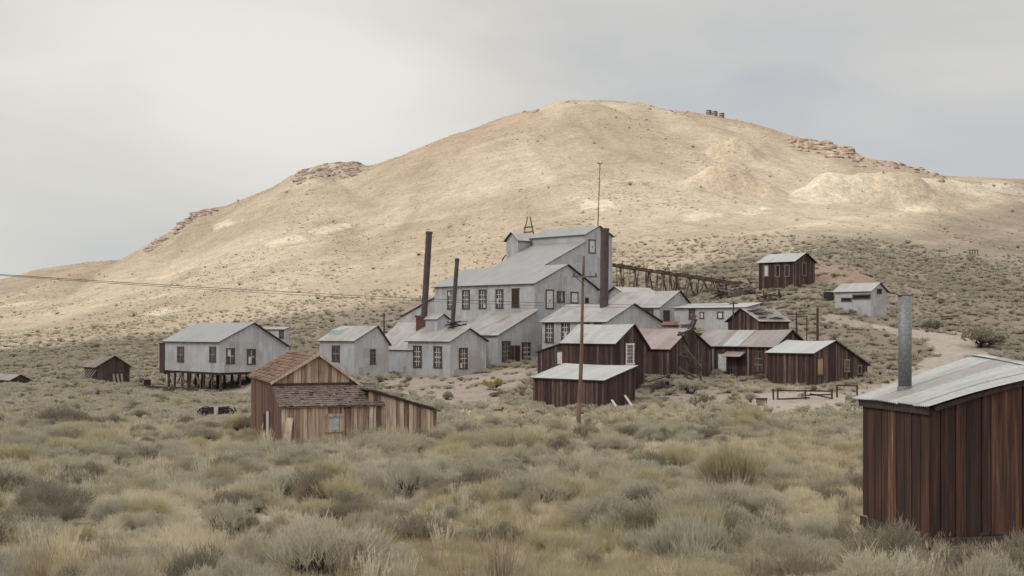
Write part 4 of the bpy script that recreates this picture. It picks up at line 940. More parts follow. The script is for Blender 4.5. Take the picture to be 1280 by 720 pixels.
# ------------------------------------------------------------------ trestle, timber heaps, yard things
def trestle():
    a, c = P(761, 331, 196), P(940, 357.5, 200); root = empty('ore_trestle', (a.x, a.y, float(gz(a.x, a.y))), 0, 'long rickety timber trestle running down from the mill tower to the hillside cabin', 'trestle')
    o = Vector(root.location); a -= o; c -= o; dv = (c - a).normalized(); side = Vector((-dv.y, dv.x, 0)).normalized()
    for s in (-.8, .8): mb = MB(); mb.beam(a + side * s, c + side * s, .22, .38, .5); mb.build('stringer', W_POLE, root)
    n = 44
    for k in range(n):
        p = a.lerp(c, (k + .5) / n) + Vector((0, 0, .25 + rnd.uniform(-.02, .05)))
        if rnd.random() < .1: continue
        mb = MB(); mb.beam(p - side * 1.05, p + side * (1.05 + rnd.uniform(-.2, .2)), .42, .08, rnd.random(), up=(0, 0, 1)); mb.build('deck_plank', W_DARK if rnd.random() < .6 else W_GREY, root)
    for px in (776, 793, 812, 828, 845, 862, 880, 897, 914):
        t = (px - 761) / (940 - 761); p = a.lerp(c, t)
        for s in (-1, 1):
            f = p + side * s * 1.3 + dv * rnd.uniform(-.5, .5) - dv * 1.5 * (1 if s < 0 else -.9); f.z = float(gz(f.x + o.x, f.y + o.y)) - o.z - .3
            if f.z > p.z - .3: continue
            mb = MB(); mb.beam(f, p + side * s * .7, .2, .2, rnd.random()); mb.build('leg', W_POLE if rnd.random() < .6 else W_GREY, root)
        if t < .8: mb = MB(); mb.beam(p - side * 1.15 + Vector((0, 0, -.1)), p + side * 1.15 + Vector((0, 0, -.1)), .25, .25, .4); mb.build('cap_beam', W_DARK, root)
    for k in range(46):
        t = rnd.uniform(.05, .93); p = a.lerp(c, t) + side * rnd.uniform(-1.6, 1.6) + dv * rnd.uniform(-.8, .8); g = float(gz(p.x + o.x, p.y + o.y)) - o.z
        q = Vector((p.x + rnd.uniform(-1.2, 1.2), p.y + rnd.uniform(-.6, .6), g - .2)); top = p + Vector((0, 0, rnd.choice((-.3, -.8, .3, .9, -1.4))))
        if top.z - g < .8: top.z = g + rnd.uniform(.8, 1.6)
        mb = MB(); mb.beam(q, top, rnd.uniform(.06, .13), rnd.uniform(.06, .13), rnd.random()); mb.build('loose_timber', W_DARK if rnd.random() < .45 else W_GREY, root)
    for px in (790, 806, 821, 826, 835, 838, 842, 852, 858, 872, 884):
        t = (px - 761) / (940 - 761); p = a.lerp(c, t) + side * .9; mb = MB(); mb.beam(p, p + Vector((rnd.uniform(-.1, .1), 0, rnd.uniform(.7, 1.5))), .09, .09, .7); mb.build('rail_post', W_GREY, root)
trestle()
def timber_heap(name, label, x0p, x1p, yb, yt, d, n, mats, sd, core=True, steep=.35):
    R = random.Random(sd); c = P((x0p + x1p) / 2, yb, d); c.z = float(gz(c.x, c.y)); root = empty(name, c, 0, label, 'timber pile')
    if name == 'roof_scrap_heap': c.z = ZC + (HY - yb) / F * d; root.location = c
    hw = (x1p - x0p) / 2 * d / F; ht = max(.6, (ZC + (HY - yt) / F * d) - c.z)
    for k in range(n):
        t = R.uniform(-1, 1); z = R.uniform(0, ht) * (1 - .55 * t * t); y = R.uniform(-1.4, 1.4); L = R.uniform(1.0, 2.6); an = R.uniform(-steep, steep); ya = R.uniform(-.8, .8)
        q = Vector((t * hw * .85, y, z)); v = Vector((math.cos(an) * math.cos(ya), math.sin(ya), math.sin(an))) * L / 2
        if R.random() < .15 and steep > .3: v = Vector((R.uniform(-.2, .2), R.uniform(-.3, .3), .8))
        mb = MB(); mb.beam(q - v, q + v, R.uniform(.12, .3), R.uniform(.06, .2), R.random()); mb.build('beam', R.choice(mats), root)
    if not core: return
    mb = MB()
    rings = []
    for k in range(4):
        for j in range(12): a = 2 * math.pi * j / 12; s = 1 - k / 4; rings.append((math.cos(a) * hw * .95 * s * R.uniform(.85, 1.1), math.sin(a) * 1.5 * s, ht * .85 * (1 - s * s) - .3))
    fs = [(k * 12 + j, k * 12 + (j + 1) % 12, (k + 1) * 12 + (j + 1) % 12, (k + 1) * 12 + j) for k in range(3) for j in range(12)]; fs.append(tuple(range(36, 48)))
    mb.add(rings, fs, .3); mb.build('rubble_core', W_DARK, root)
timber_heap('collapsed_timber_heap', 'dark heap of collapsed timbers under the low end of the trestle', 890, 950, 377, 357, 188, 60, [W_DARK, W_DARK, W_GREY], 51)
timber_heap('timber_platform_heap', 'dark stacked timbers in front of the hillside plank cabin', 945, 986, 383, 368, 178, 34, [W_DARK, W_RUST], 52)
timber_heap('broken_timber_frame', 'tangle of dark beams against the pink-roofed cabin gable', 850, 874, 434, 402, 108, 15, [W_DARK], 53, False, 1.35)
timber_heap('stilt_debris', 'broken dark timbers scattered on the ground below the stilted building', 196, 262, 492, 484, 138.5, 26, [W_DARK, W_DARK, W_GREY], 57, False, .5)
timber_heap('fallen_timber', 'long dark fallen timbers lying on the slope right of the grey slope shed', 1180, 1226, 378, 372, 158, 9, [W_DARK], 56, False, .12)
timber_heap('lumber_pile', 'low pile of dark lumber beside the lower corner of the brown gabled cabin', 808, 838, 481, 471, 103, 14, [W_DARK, W_GREY], 54)
timber_heap('roof_scrap_heap', 'dark scrap heap on the engine house ridge beside the roof vent', 564, 580, 409, 401, 155, 9, [W_DARK, IRON], 55, False)

def plank_stand():
    x, y, z = hit(1217, 318, 150, 500); root = empty('plank_stand', (x, y, z), .2, 'small dark plank stand high on the shaded slope at far right', 'stand'); w = 4.6 * y / F; h = 5 * y / F
    for sx in (-1, 1):
        for sy in (-1, 1): mb = MB(); mb.beam((sx * w * .85, sy * .7, -.3), (sx * w * .8, sy * .6, h), .2, .2, .4); mb.build('leg', W_GREY, root)
    for k in range(4): mb = MB(); mb.box(-w * 1.15, w * 1.15, -.9 + k * .46, -.48 + k * .46, h, h + .12, .2 * k); mb.build('top_plank', W_GREY, root)
plank_stand()
def barrel(name, label, px, yb, d, r, h, mat, cat='barrel', z=None):
    p = P(px, yb, d); p.z = z if z is not None else float(gz(p.x, p.y)); mb = MB(); n = 18
    for k, (t, rr) in enumerate(((0, .9), (.25, 1), (.5, 1.03), (.75, 1))):
        nt2, nr2 = ((.25, 1), (.5, 1.03), (.75, 1), (1, .9))[k]; mb.tube((0, 0, h * t), (0, 0, h * nt2), r * rr, r * nr2, n, .5, 0, k in (0, 3))
    root = empty(name, p, 0, label, cat); mb.build('barrel_body', mat, root)
    for t in (.12, .5, .88): mb = MB(); mb.tube((0, 0, h * t - h * .025), (0, 0, h * t + h * .025), r * 1.055, r * 1.055, n); mb.build('hoop', IRON, root)
barrel('red_tank', 'faded red tin tank showing above the pink cabin roof', 838, 411, 122, .85, 3.6, REDTIN, 'tank', ZC + (HY - 402) / F * 122 - 3.6)
for i, (px, w) in enumerate(((886, 'left'), (893.5, 'middle'), (902, 'right'))):
    dd_ = np.linspace(550, 1100, 900); i_ = int(np.argmax((gz((px - CX) / F * dd_, dd_) - ZC) / dd_)); Y_ = float(dd_[i_]); Z_ = float(gz((px - CX) / F * Y_, Y_)) - .05
    barrel('water_tank', f'old round water tank on the skyline, {w} of the three', px, 146, Y_, 3.4 * Y_ / F, 7.0 * Y_ / F, TANK, 'tank', Z_ - .8)
def fence(name, label, posts, rails, d, mat=W_DARK):
    c = P(posts[0][0], 0, d); c.z = float(gz(c.x, c.y)); root = empty(name, c, 0, label, 'fence')
    for px, yt in posts:
        p = P(px, 0, d); p.z = float(gz(p.x, p.y)); t = P(px + rnd.uniform(-.6, .6), yt, d)
        mb = MB(); mb.beam(p - c - Vector((0, 0, .4)), t - c, .13, .13, rnd.random()); mb.build('fence_post', mat, root)
    for (xa, ya, xb, yb) in rails:
        mb = MB(); mb.beam(P(xa, ya, d) - c + Vector((0, -.08, 0)), P(xb, yb, d) - c + Vector((0, -.08, 0)), .06, .12, rnd.random()); mb.build('fence_rail', mat, root)
fence('rail_fence', 'broken rail fence on bare dirt in front of the yellow-door cabin', [(967, 486), (972, 486), (1007, 487), (1040, 486)], [(972, 488, 1041, 489), (972, 499, 1012, 497), (1008, 494, 1041, 493), (1012, 492, 1040, 498)], 99)
fence('rail_fence', 'short single-rail fence section right of the broken rail fence', [(1046.5, 481), (1071, 481)], [(1046, 481.5, 1071, 482.5)], 100)
fence('rail_fence', 'low rail fence left of the bare utility pole', [(607, 511), (628, 509), (661, 511)], [(606, 514, 629, 512), (579, 519, 606, 516), (629, 514, 662, 516)], 84)
def box_thing():
    p = P(952, 516, 94); p.z = float(gz(p.x, p.y)); root = empty('wooden_crate', p, math.radians(-12), 'small brown wooden crate standing on the dirt left of the rail fence', 'crate')
    for k in range(3): mb = MB(); mb.box(-.42, .42, -.3, .3, .02 + k * .17, .17 + k * .17, .3 + .2 * k); mb.build('slat_board', W_GREY, root)
    mb = MB(); mb.box(-.48, .48, -.36, .36, .54, .6, .2); mb.build('crate_lid', W_DARK, root)
box_thing()
def white_frame():
    p = P(581, 524, 78); p.z = float(gz(p.x, p.y)); root = empty('white_folding_frame', p, .3, 'small white folding frame left standing in the grass beside the tan cabin', 'frame')
    for s in (-1, 1):
        for q in (-1, 1): mb = MB(); mb.beam((s * .25 + q * .16, q * .18, -.1), (s * .22 - q * .14, -q * .05, .5 + .05 * q * s), .05, .05); mb.build('frame_leg', BONE, root)
    mb = MB(); mb.beam((-.3, 0, .35), (.3, 0, .3), .06, .1); mb.build('frame_rail', BONE, root)
white_frame()
def wagon():
    d = 76; p = P(271, 531, d); p.z = float(gz(p.x, p.y)); root = empty('derelict_wagon', p, .12, 'derelict dark iron wagon half sunk in brush left of the tan cabin', 'wagon')
    mb = MB(); mb.box(-1.15, 1.15, -.55, .55, .42, .56, .3); mb.build('wagon_bed', IRON, root)
    for s in (-1, 1): mb = MB(); mb.beam((-1.2, s * .4, .36), (1.2, s * .4, .36), .1, .12, .3); mb.build('chassis_beam', W_DARK, root)
    for sx in (-.75, .75):
        mb = MB(); mb.tube((sx, -.7, .34), (sx, .7, .34), .05, .05, 8); mb.build('axle', IRON, root)
        for sy in (-.66, .66):
            mb = MB(); n = 16
            for k in range(n):
                a0_, a1_ = 2 * math.pi * k / n, 2 * math.pi * (k + 1) / n; mb.beam((sx + .38 * math.cos(a0_), sy, .36 + .38 * math.sin(a0_)), (sx + .38 * math.cos(a1_), sy, .36 + .38 * math.sin(a1_)), .09, .05)
            for k in range(8): a0_ = 2 * math.pi * k / 8; mb.beam((sx, sy, .36), (sx + .36 * math.cos(a0_), sy, .36 + .36 * math.sin(a0_)), .045, .045)
            mb.build('wheel', IRON, root)
    for x in (-1.0, .02, .98): mb = MB(); mb.box(x - .13, x + .13, -.62, -.5, .3, .82, .6); mb.build('stake_post', W_PALE, root)
    mb = MB(); 
    for k in range(9): x = rnd.uniform(-.9, .9); mb.beam((x - .5, rnd.uniform(-.4, .4), .58 + rnd.uniform(0, .1)), (x + .5, rnd.uniform(-.4, .4), .62 + rnd.uniform(0, .22)), .12, .1, rnd.random())
    mb.build('load', IRON, root)
wagon()
FOOT.append((P(271, 531, 76).x, 76, 1, 0, -1.4, 1.4, -1.9, .8))
def tin_box(name, label, px, yb, d, w, h, mat):
    p = P(px, yb, d); p.z = float(gz(p.x, p.y)); root = empty(name, p, .4, label, 'box')
    mb = MB(); mb.box(-w / 2, w / 2, -w / 2, w / 2, -.2, h); mb.build('box_body', mat, root); mb = MB(); mb.box(-w / 2 - .06, w / 2 + .06, -w / 2 - .06, w / 2 + .06, h, h + .08); mb.build('box_lid', IRON, root)
tin_box('dark_tin_box', 'black tin box on the slope beside the small grey slope shed', 1036, 364, 172, 1.0, 1.1, IRON)
tin_box('dark_outhouse_box', 'small dark box leaning in the brush left of the stilted building', 184, 470, 150, .8, 1.1, IRON)
for i, (x0, y0, x1, y1, d, lab) in enumerate(((774, 517, 765, 500, 90, 'bleached plank leaning at the near corner of the brown plank shed'), (793, 503, 781, 494, 92.5, 'bleached plank propped against the side of the brown plank shed'))):
    p, q = P(x0, y0, d - 1.6), P(x1, y1, d + .2); p.z = float(gz(p.x, p.y)) - .05; mb = MB(); mb.beam((0, 0, 0), q - p, .18, .05, .9); o = mb.build('leaning_plank', W_PALE); o.location = p; tag(o, lab, 'plank')
p = P(815, 478, 97); p.z = float(gz(p.x, p.y)); mb = MB(); mb.beam((-1.2, 0, .25), (1.4, .3, .3), .25, .2, .8); o = mb.build('pale_log', W_GREY); o.location = p; tag(o, 'pale log lying in the brush beside the brown gabled cabin', 'log')

# ------------------------------------------------------------------ rock outcrops on the skyline
def outcrop(label, spots, mat, sd):
    R = random.Random(sd); mb = MB(); c0 = None; items = []
    for px, py, spx in spots:
        x, y, z = hit(px, py, 300, 1300); items.append((Vector((x, y, z)), spx * y / F))
    c0 = sum((i[0] for i in items), Vector()) / len(items)
    for p, s in items:
        nu, nv = 7, 5; vs = []; f = []
        s *= 1.35; sx, sy, sz = s * R.uniform(.8, 2.0), s * R.uniform(.7, 1.1), s * R.uniform(.45, .85); rot = R.random() * 6
        for i in range(nv + 1):
            th = math.pi * i / nv
            for j in range(nu):
                ph = 2 * math.pi * j / nu + rot; k = R.uniform(.72, 1.2); q = Vector((math.sin(th) * math.cos(ph) * sx, math.sin(th) * math.sin(ph) * sy, math.cos(th) * sz)) * k
                vs.append(p - c0 + q - Vector((0, 0, sz * .12)))
        for i in range(nv):
            for j in range(nu): f.append((i * nu + j, (i + 1) * nu + j, (i + 1) * nu + (j + 1) % nu, i * nu + (j + 1) % nu))
        mb.add(vs, f, R.random())
    root = empty('rock_outcrop', c0, 0, label, 'rock outcrop', 'rock outcrops along the skyline'); o = mb.build('broken_rocks', mat, root); o['kind'] = 'stuff'
R3 = random.Random(77)
def spots(n, xa, xb, fy, jy, s0, s1): 
    out = []
    for k in range(n): x = R3.uniform(xa, xb); out.append((x, fy(x) + R3.uniform(0, jy), R3.uniform(s0, s1)))
    return out
sk = lambda x: float(np.interp(x, *zip(*SKY))) + 1.5
outcrop('jagged dark rock outcrop on the left shoulder of the hill', spots(80, 184, 275, sk, 11, 1.3, 4.8), ROCK, 1)
outcrop('flat-topped rock knob on the skyline left of the main summit', spots(100, 372, 450, sk, 18, 1.2, 4.0), ROCK, 2)
outcrop('reddish rock ledge below the ridge right of the water tanks', spots(110, 985, 1076, lambda x: sk(x) + 1, 16, 1.2, 4.6), ROCKR, 3)
outcrop('reddish broken rocks on the ridge above the pale tailings', spots(40, 1090, 1180, lambda x: sk(x) + 1, 10, 1.4, 3.6), ROCKR, 4)
outcrop('low scattered rocks along the main summit', spots(30, 640, 860, lambda x: sk(x) + 1, 8, .8, 2.2), ROCKR, 5)

# ------------------------------------------------------------------ brush and grass
def plant_mesh(name, mats, kind, R, n):
    """kind: sage / rabbit / grass / mound -- unit-sized plants made of many slim leaf blades"""
    V = []; Fc = []; mi = []; rn = []; tp = []
    def blade(p, q, w, mid=None, m=0, r=.5, tip0=0., tip1=1.):
        d = q - p; sd = d.cross(Vector((R.uniform(-1, 1), R.uniform(-1, 1), R.uniform(-.4, .4)))); sd = sd.normalized() * w if sd.length > 1e-6 else Vector((w, 0, 0))
        o = len(V)
        if mid is None:
            V.extend([p - sd * .5, p + sd * .5, q]); tp.extend([tip0, tip0, tip1]); Fc.append((o, o + 1, o + 2)); mi.append(m); rn.append(r)
        else:
            V.extend([p - sd * .45, p + sd * .45, mid + sd * .55, mid - sd * .55, q]); tm = (tip0 + tip1) / 2; tp.extend([tip0, tip0, tm, tm, tip1])
            Fc.append((o, o + 1, o + 2, o + 3)); Fc.append((o + 3, o + 2, o + 4)); mi.extend([m, m]); rn.extend([r, r])
    if kind == 'grass':
        for k in range(n):
            a = R.uniform(0, 2 * math.pi); ln = R.uniform(.1, .75) ** 1.3; rad = R.uniform(0, .30); h = R.uniform(.35, 1.0)
            p = Vector((math.cos(a) * rad, math.sin(a) * rad, 0)); a2 = a + R.uniform(-1.4, 1.4)
            q = p + Vector((math.cos(a2) * ln * h, math.sin(a2) * ln * h, h * (1 - .35 * ln))); md = p.lerp(q, .55) + Vector((0, 0, .09 * h))
            blade(p, q, R.uniform(.010, .022), md, 0, R.random())
    elif kind == 'dead':
        for k in range(n):
            a = R.uniform(0, 2 * math.pi); p = Vector((R.uniform(-.1, .1), R.uniform(-.1, .1), 0)); el = R.uniform(.1, .9); L = R.uniform(.4, 1.0); w = R.uniform(.016, .03)
            for j in range(4):
                q = p + Vector((math.cos(a) * math.cos(el), math.sin(a) * math.cos(el), math.sin(el))) * L / 4; blade(p, q + (q - p) * .4, w, p.lerp(q, .7), 0, R.random()); p = q; a += R.uniform(-.6, .6); el -= R.uniform(.0, .45); w *= .8
                if R.random() < .5: blade(p, p + Vector((R.uniform(-.2, .2), R.uniform(-.2, .2), R.uniform(0, .2))), w * .7, None, 0, R.random())
    elif kind == 'bunch':
        for k in range(n):
            a = R.uniform(0, 2 * math.pi); rad = R.uniform(0, .16); h = R.uniform(.45, 1.0); ln = R.uniform(.02, .38)
            p = Vector((math.cos(a) * rad, math.sin(a) * rad, 0)); a2 = a + R.uniform(-.8, .8); q = p + Vector((math.cos(a2) * ln * h, math.sin(a2) * ln * h, h))
            blade(p, q, R.uniform(.008, .016), p.lerp(q, .6) + Vector((0, 0, .04)), 0, R.random())
            if R.random() < .4:
                for j in range(4): blade(q - Vector((0, 0, .12)) * R.random(), q + Vector((R.uniform(-.06, .06), R.uniform(-.06, .06), R.uniform(0, .1))), .014, None, 0, R.uniform(.5, 1), .5, 1)
    else:
        lobes = []
        nl = {'sage': 9, 'rabbit': 12, 'mound': 6, 'dark': 9}[kind]
        for k in range(nl):
            a = R.uniform(0, 2 * math.pi); rr = R.uniform(.1, .75) ** .8; lobes.append((Vector((math.cos(a) * rr * .75, math.sin(a) * rr * .75, R.uniform(.32, .68) * (1 - .35 * rr))), R.uniform(.20, .36)))
        for c, s in lobes:
            base = Vector((c.x * .15, c.y * .15, 0))
            for j in range(7 if kind == 'mound' else 26): blade(base + Vector((R.uniform(-.16, .16), R.uniform(-.16, .16), 0)), c + Vector((R.uniform(-s, s) * .8, R.uniform(-s, s) * .8, R.uniform(-.15, .1))), .05 if kind == 'mound' else .018, base.lerp(c, .5) + Vector((R.uniform(-.05, .05), R.uniform(-.05, .05), -.03)), 1, R.random(), 0, 0)  # woody stems, crowded dark and low to stand in for inner shade
        for k in range(n):
            c, s = lobes[R.randrange(nl)]
            while True:
                g = Vector((R.uniform(-1, 1), R.uniform(-1, 1), R.uniform(-.6, 1)))
                if .45 < g.length < 1: break
            p = c + g * s
            if p.z < .22 and R.random() < .7: p.z = R.uniform(.25, .6)
            if p.z < .02: p.z = R.uniform(.02, .15)
            out = (p - Vector((0, 0, -.25))).normalized()
            up = {'sage': .75, 'rabbit': 1.5, 'mound': .55, 'dark': .8}[kind]
            dr = (out + Vector((R.uniform(-.9, .9), R.uniform(-.9, .9), up + R.uniform(-.7, .5)))).normalized()
            ln = {'sage': R.uniform(.05, .17), 'rabbit': R.uniform(.14, .38), 'mound': R.uniform(.10, .24), 'dark': R.uniform(.05, .17)}[kind]
            wd = {'sage': R.uniform(.006, .014), 'rabbit': R.uniform(.006, .012), 'mound': R.uniform(.05, .10), 'dark': R.uniform(.006, .014)}[kind]
            if kind in ('sage', 'dark') and R.random() < .14: ln *= 2.2; wd *= .75
            if kind == 'mound': blade(p, p + dr * ln, wd, None, 0, R.random())
            else: blade(p, p + dr * ln, wd, p + dr * ln * .5 + Vector((R.uniform(-.01, .01), R.uniform(-.01, .01), .008)), 0, R.random(), 0, R.uniform(.3, 1))
    me = bpy.data.meshes.new(name); me.from_pydata([tuple(v) for v in V], [], Fc)
    for m in mats: me.materials.append(m)
    me.polygons.foreach_set('material_index', np.array(mi, np.int32))
    a = me.attributes.new('rnd', 'FLOAT', 'FACE'); a.data.foreach_set('value', np.array(rn, np.float32))
    a = me.attributes.new('tip', 'FLOAT', 'POINT'); a.data.foreach_set('value', np.array(tp, np.float32))
    return me
def proto_collection(name, specs):
    c = bpy.data.collections.new(name)
    for i, (mats, kind, n, sd) in enumerate(specs):
        o = bpy.data.objects.new(f'{name}_variant', plant_mesh(f'{name}_leaves', mats, kind, random.Random(sd), n)); o.name = f'{name}_{i:02d}'; c.objects.link(o)
    return c
def scatter_nodes(c):
    ng = bpy.data.node_groups.new('scatter', 'GeometryNodeTree')
    ng.interface.new_socket('Geometry', in_out='INPUT', socket_type='NodeSocketGeometry'); ng.interface.new_socket('Geometry', in_out='OUTPUT', socket_type='NodeSocketGeometry')
    N = ng.nodes.new; Lk = ng.links.new
    gi, go = N('NodeGroupInput'), N('NodeGroupOutput'); ci = N('GeometryNodeCollectionInfo'); ci.inputs['Collection'].default_value = c; ci.inputs['Separate Children'].default_value = True; ci.inputs['Reset Children'].default_value = True
    ip = N('GeometryNodeInstanceOnPoints'); ip.inputs['Pick Instance'].default_value = True
    def na(nm, t): a = N('GeometryNodeInputNamedAttribute'); a.data_type = t; a.inputs['Name'].default_value = nm; return a.outputs['Attribute']
    Lk(gi.outputs[0], ip.inputs['Points']); Lk(ci.outputs[0], ip.inputs['Instance']); Lk(na('pick', 'INT'), ip.inputs['Instance Index']); Lk(na('rot', 'FLOAT_VECTOR'), ip.inputs['Rotation']); Lk(na('size', 'FLOAT_VECTOR'), ip.inputs['Scale'])
    Lk(ip.outputs[0], go.inputs[0]); return ng
def scatter(name, label, pts, size, pick, tint, c, cat='brush'):
    n = len(pts); me = bpy.data.meshes.new(name); me.vertices.add(n); me.vertices.foreach_set('co', np.asarray(pts, np.float32).ravel())
    rot = np.zeros((n, 3), np.float32); rot[:, 2] = rng.uniform(0, 6.28, n); rot[:, :2] = rng.normal(0, .06, (n, 2))
    for nm, t, v, key in (('rot', 'FLOAT_VECTOR', rot, 'vector'), ('size', 'FLOAT_VECTOR', np.asarray(size, np.float32), 'vector'), ('pick', 'INT', np.asarray(pick, np.int32), 'value'), ('tint', 'FLOAT', np.asarray(tint, np.float32), 'value')):
        a = me.attributes.new(nm, t, 'POINT'); a.data.foreach_set(key, v.ravel())
    o = bpy.data.objects.new(name, me); col.objects.link(o); tag(o, label, cat, None, 'stuff')
    md = o.modifiers.new('scatter', 'NODES'); md.node_group = scatter_nodes(c); return o
def clear_of_buildings(X, Y, m=.25):
    ok = np.ones(len(X), bool)
    for (bx, by, c, s, x0, x1, y0, y1) in FOOT:
        dx, dy = X - bx, Y - by; lx = dx * c - dy * s; ly = dx * s + dy * c
        ok &= ~((lx > x0 - m) & (lx < x1 + m) & (ly > y0 - m) & (ly < y1 + m))
    return ok
def sector(n, d0, d1, u0=-260, u1=1540):
    d = np.sqrt(rng.uniform(d0 * d0, d1 * d1, n)); u = rng.uniform(u0, u1, n); return (u - CX) / F * d, d
def area(d0, d1, u0=-260, u1=1540): return (u1 - u0) / F * (d1 * d1 - d0 * d0) / 2

near_sage = proto_collection('near_sage', [([SAGE, TWIG], 'sage', 3000, 1), ([SAGE, TWIG], 'sage', 2600, 2), ([SAGE, TWIG], 'sage', 3400, 3), ([SAGE_DK, TWIG], 'dark', 2600, 4), ([SAGE, TWIG], 'sage', 2800, 5), ([RABBIT, TWIG], 'rabbit', 2400, 6), ([RABBIT, TWIG], 'rabbit', 2000, 7), ([SAGE_DK, TWIG], 'dark', 2200, 8)])
mid_sage = proto_collection('mid_sage', [([SAGE, TWIG], 'mound', 330, 11), ([SAGE, TWIG], 'mound', 300, 12), ([SAGE, TWIG], 'mound', 360, 13), ([SAGE_DK, TWIG], 'mound', 330, 14), ([RABBIT, TWIG], 'mound', 330, 15), ([SAGE, TWIG], 'mound', 260, 16)])
far_sage = proto_collection('far_sage', [([SAGE, TWIG], 'mound', 70, 21), ([SAGE_DK, TWIG], 'mound', 80, 22), ([RABBIT, TWIG], 'mound', 64, 23), ([GRASS, TWIG], 'mound', 64, 24)])
tufts = proto_collection('tufts', [([GRASS], 'grass', 110, 31), ([GRASS], 'grass', 90, 32), ([GRASS], 'grass', 130, 33), ([GRASSG], 'grass', 120, 34), ([GRASSG], 'grass', 100, 35), ([GRASSB], 'grass', 120, 36), ([GRASSB], 'grass', 100, 37)])
deadwood = proto_collection('deadwood', [([BLEACH], 'dead', 16, 51), ([BLEACH], 'dead', 11, 52)])
bunches = proto_collection('bunches', [([GRASS], 'bunch', 80, 41), ([GRASS], 'bunch', 60, 42), ([GRASSG], 'bunch', 90, 43), ([GRASSB], 'bunch', 70, 44)])

def place(n, d0, d1, dens_fn, dm, u0=-260, u1=1540):
    X, Y = sector(n, d0, d1, u0, u1); p = dens_fn(X, Y); k = rng.uniform(0, 1, n) < p
    X, Y = X[k], Y[k]; k = clear_of_buildings(X, Y, dm); X, Y = X[k], Y[k]
    k = rng.uniform(0, 1, len(X)) > dirt(X, Y) * .97; return X[k], Y[k]
def sizes(n, lo, hi, flat=(.7, 1.0)):
    s = (lo + (hi - lo) * rng.uniform(0, 1, n) ** 1.5) * (1 + .6 * (rng.uniform(0, 1, n) ** 7)); return np.stack([s * rng.uniform(.75, 1.4, n), s * rng.uniform(.75, 1.4, n), s * rng.uniform(*flat, n)], 1)

# dry grass across the meadow
def grass_d(X, Y):
    g = .45 + .55 * sstep(.35, .6, fbm(X / 5, Y / 5, 3, 71))
    sx, sy = NS.X, NS.d                                   # trodden ground along the near shed
    near = np.maximum(np.exp(-(((X - sx - .4) / 2.6) ** 2 + ((Y - sy + .3) / 1.5) ** 2)), ((X > sx - .8) & (Y > 18.8) & (Y < 26)) * .8)
    return g * (1 - .9 * near) * (1 - .75 * sstep(66, 84, Y) * (CX + F * X / Y < 560))
X1, Y1 = place(int(area(7, 26) * 30), 7, 26, grass_d, .05); X2, Y2 = place(int(area(26, 60) * 14), 26, 60, grass_d, .05); X3, Y3 = place(int(area(60, 112) * 3), 60, 112, grass_d, .05)
X, Y = np.concatenate([X1, X2, X3]), np.concatenate([Y1, Y2, Y3]); n = len(X)
green = fbm(X / 6, Y / 6, 3, 73) + rng.uniform(-.10, .10, n) + .07 * (1 - sstep(16, 27, Y)); brown = fbm(X / 4, Y / 5, 3, 77) + rng.uniform(-.08, .08, n) + .10 * (1 - sstep(16, 30, Y)) + .14 * (1 - sstep(18, 24, Y)) * (X < 1.5)
pick = np.where(green > .55, rng.integers(3, 5, n), np.where(brown > .60, rng.integers(5, 7, n), rng.integers(0, 3, n)))
S = sizes(n, .14, .36, (.75, 1.35)); S *= (1 + .3 * sstep(24, 34, Y))[:, None]; pick = np.where((Y > 26) & (rng.uniform(0, 1, n) < .45), rng.integers(0, 3, n), pick)
scatter('meadow_grass', 'dry pale grass tufts covering the foreground meadow', np.stack([X, Y, gz(X, Y) - .02], 1), S, pick, np.clip((fbm(X / 11, Y / 11, 3, 75) - .35) * 2.2, 0, 1), tufts, 'grass')
# taller bunchgrass with pale stalks
def bunch_d(X, Y): return (.15 + .85 * sstep(.42, .6, fbm(X / 3.2, Y / 3.2, 3, 79))) * (1 - .85 * ((X > NS.X - .6) & (Y > 18.8) & (Y < 26)))
X, Y = place(int(area(8, 70) * 1.0), 8, 70, bunch_d, .2); n = len(X)
scatter('meadow_bunchgrass', 'tall pale bunchgrass stalks standing among the sagebrush', np.stack([X, Y, gz(X, Y) - .03], 1), sizes(n, .30, .68, (.8, 1.2)), np.where(rng.uniform(0, 1, n) < .65 * (1 - sstep(15, 24, Y)), rng.integers(2, 4, n), rng.choice(4, n, p=[.34, .24, .24, .18])), np.clip(rng.normal(.3, .25, n), 0, 1), bunches, 'grass')
# dead bleached branches lying about
X, Y = place(int(area(9, 42) * .22), 9, 42, lambda X, Y: np.ones(len(X)), .3); n = len(X)
scatter('dead_branches', 'bleached dead branches lying in the foreground grass', np.stack([X, Y, gz(X, Y) + .02], 1), sizes(n, .35, .75, (.8, 1.1)), rng.integers(0, 2, n), np.zeros(n), deadwood, 'branches')
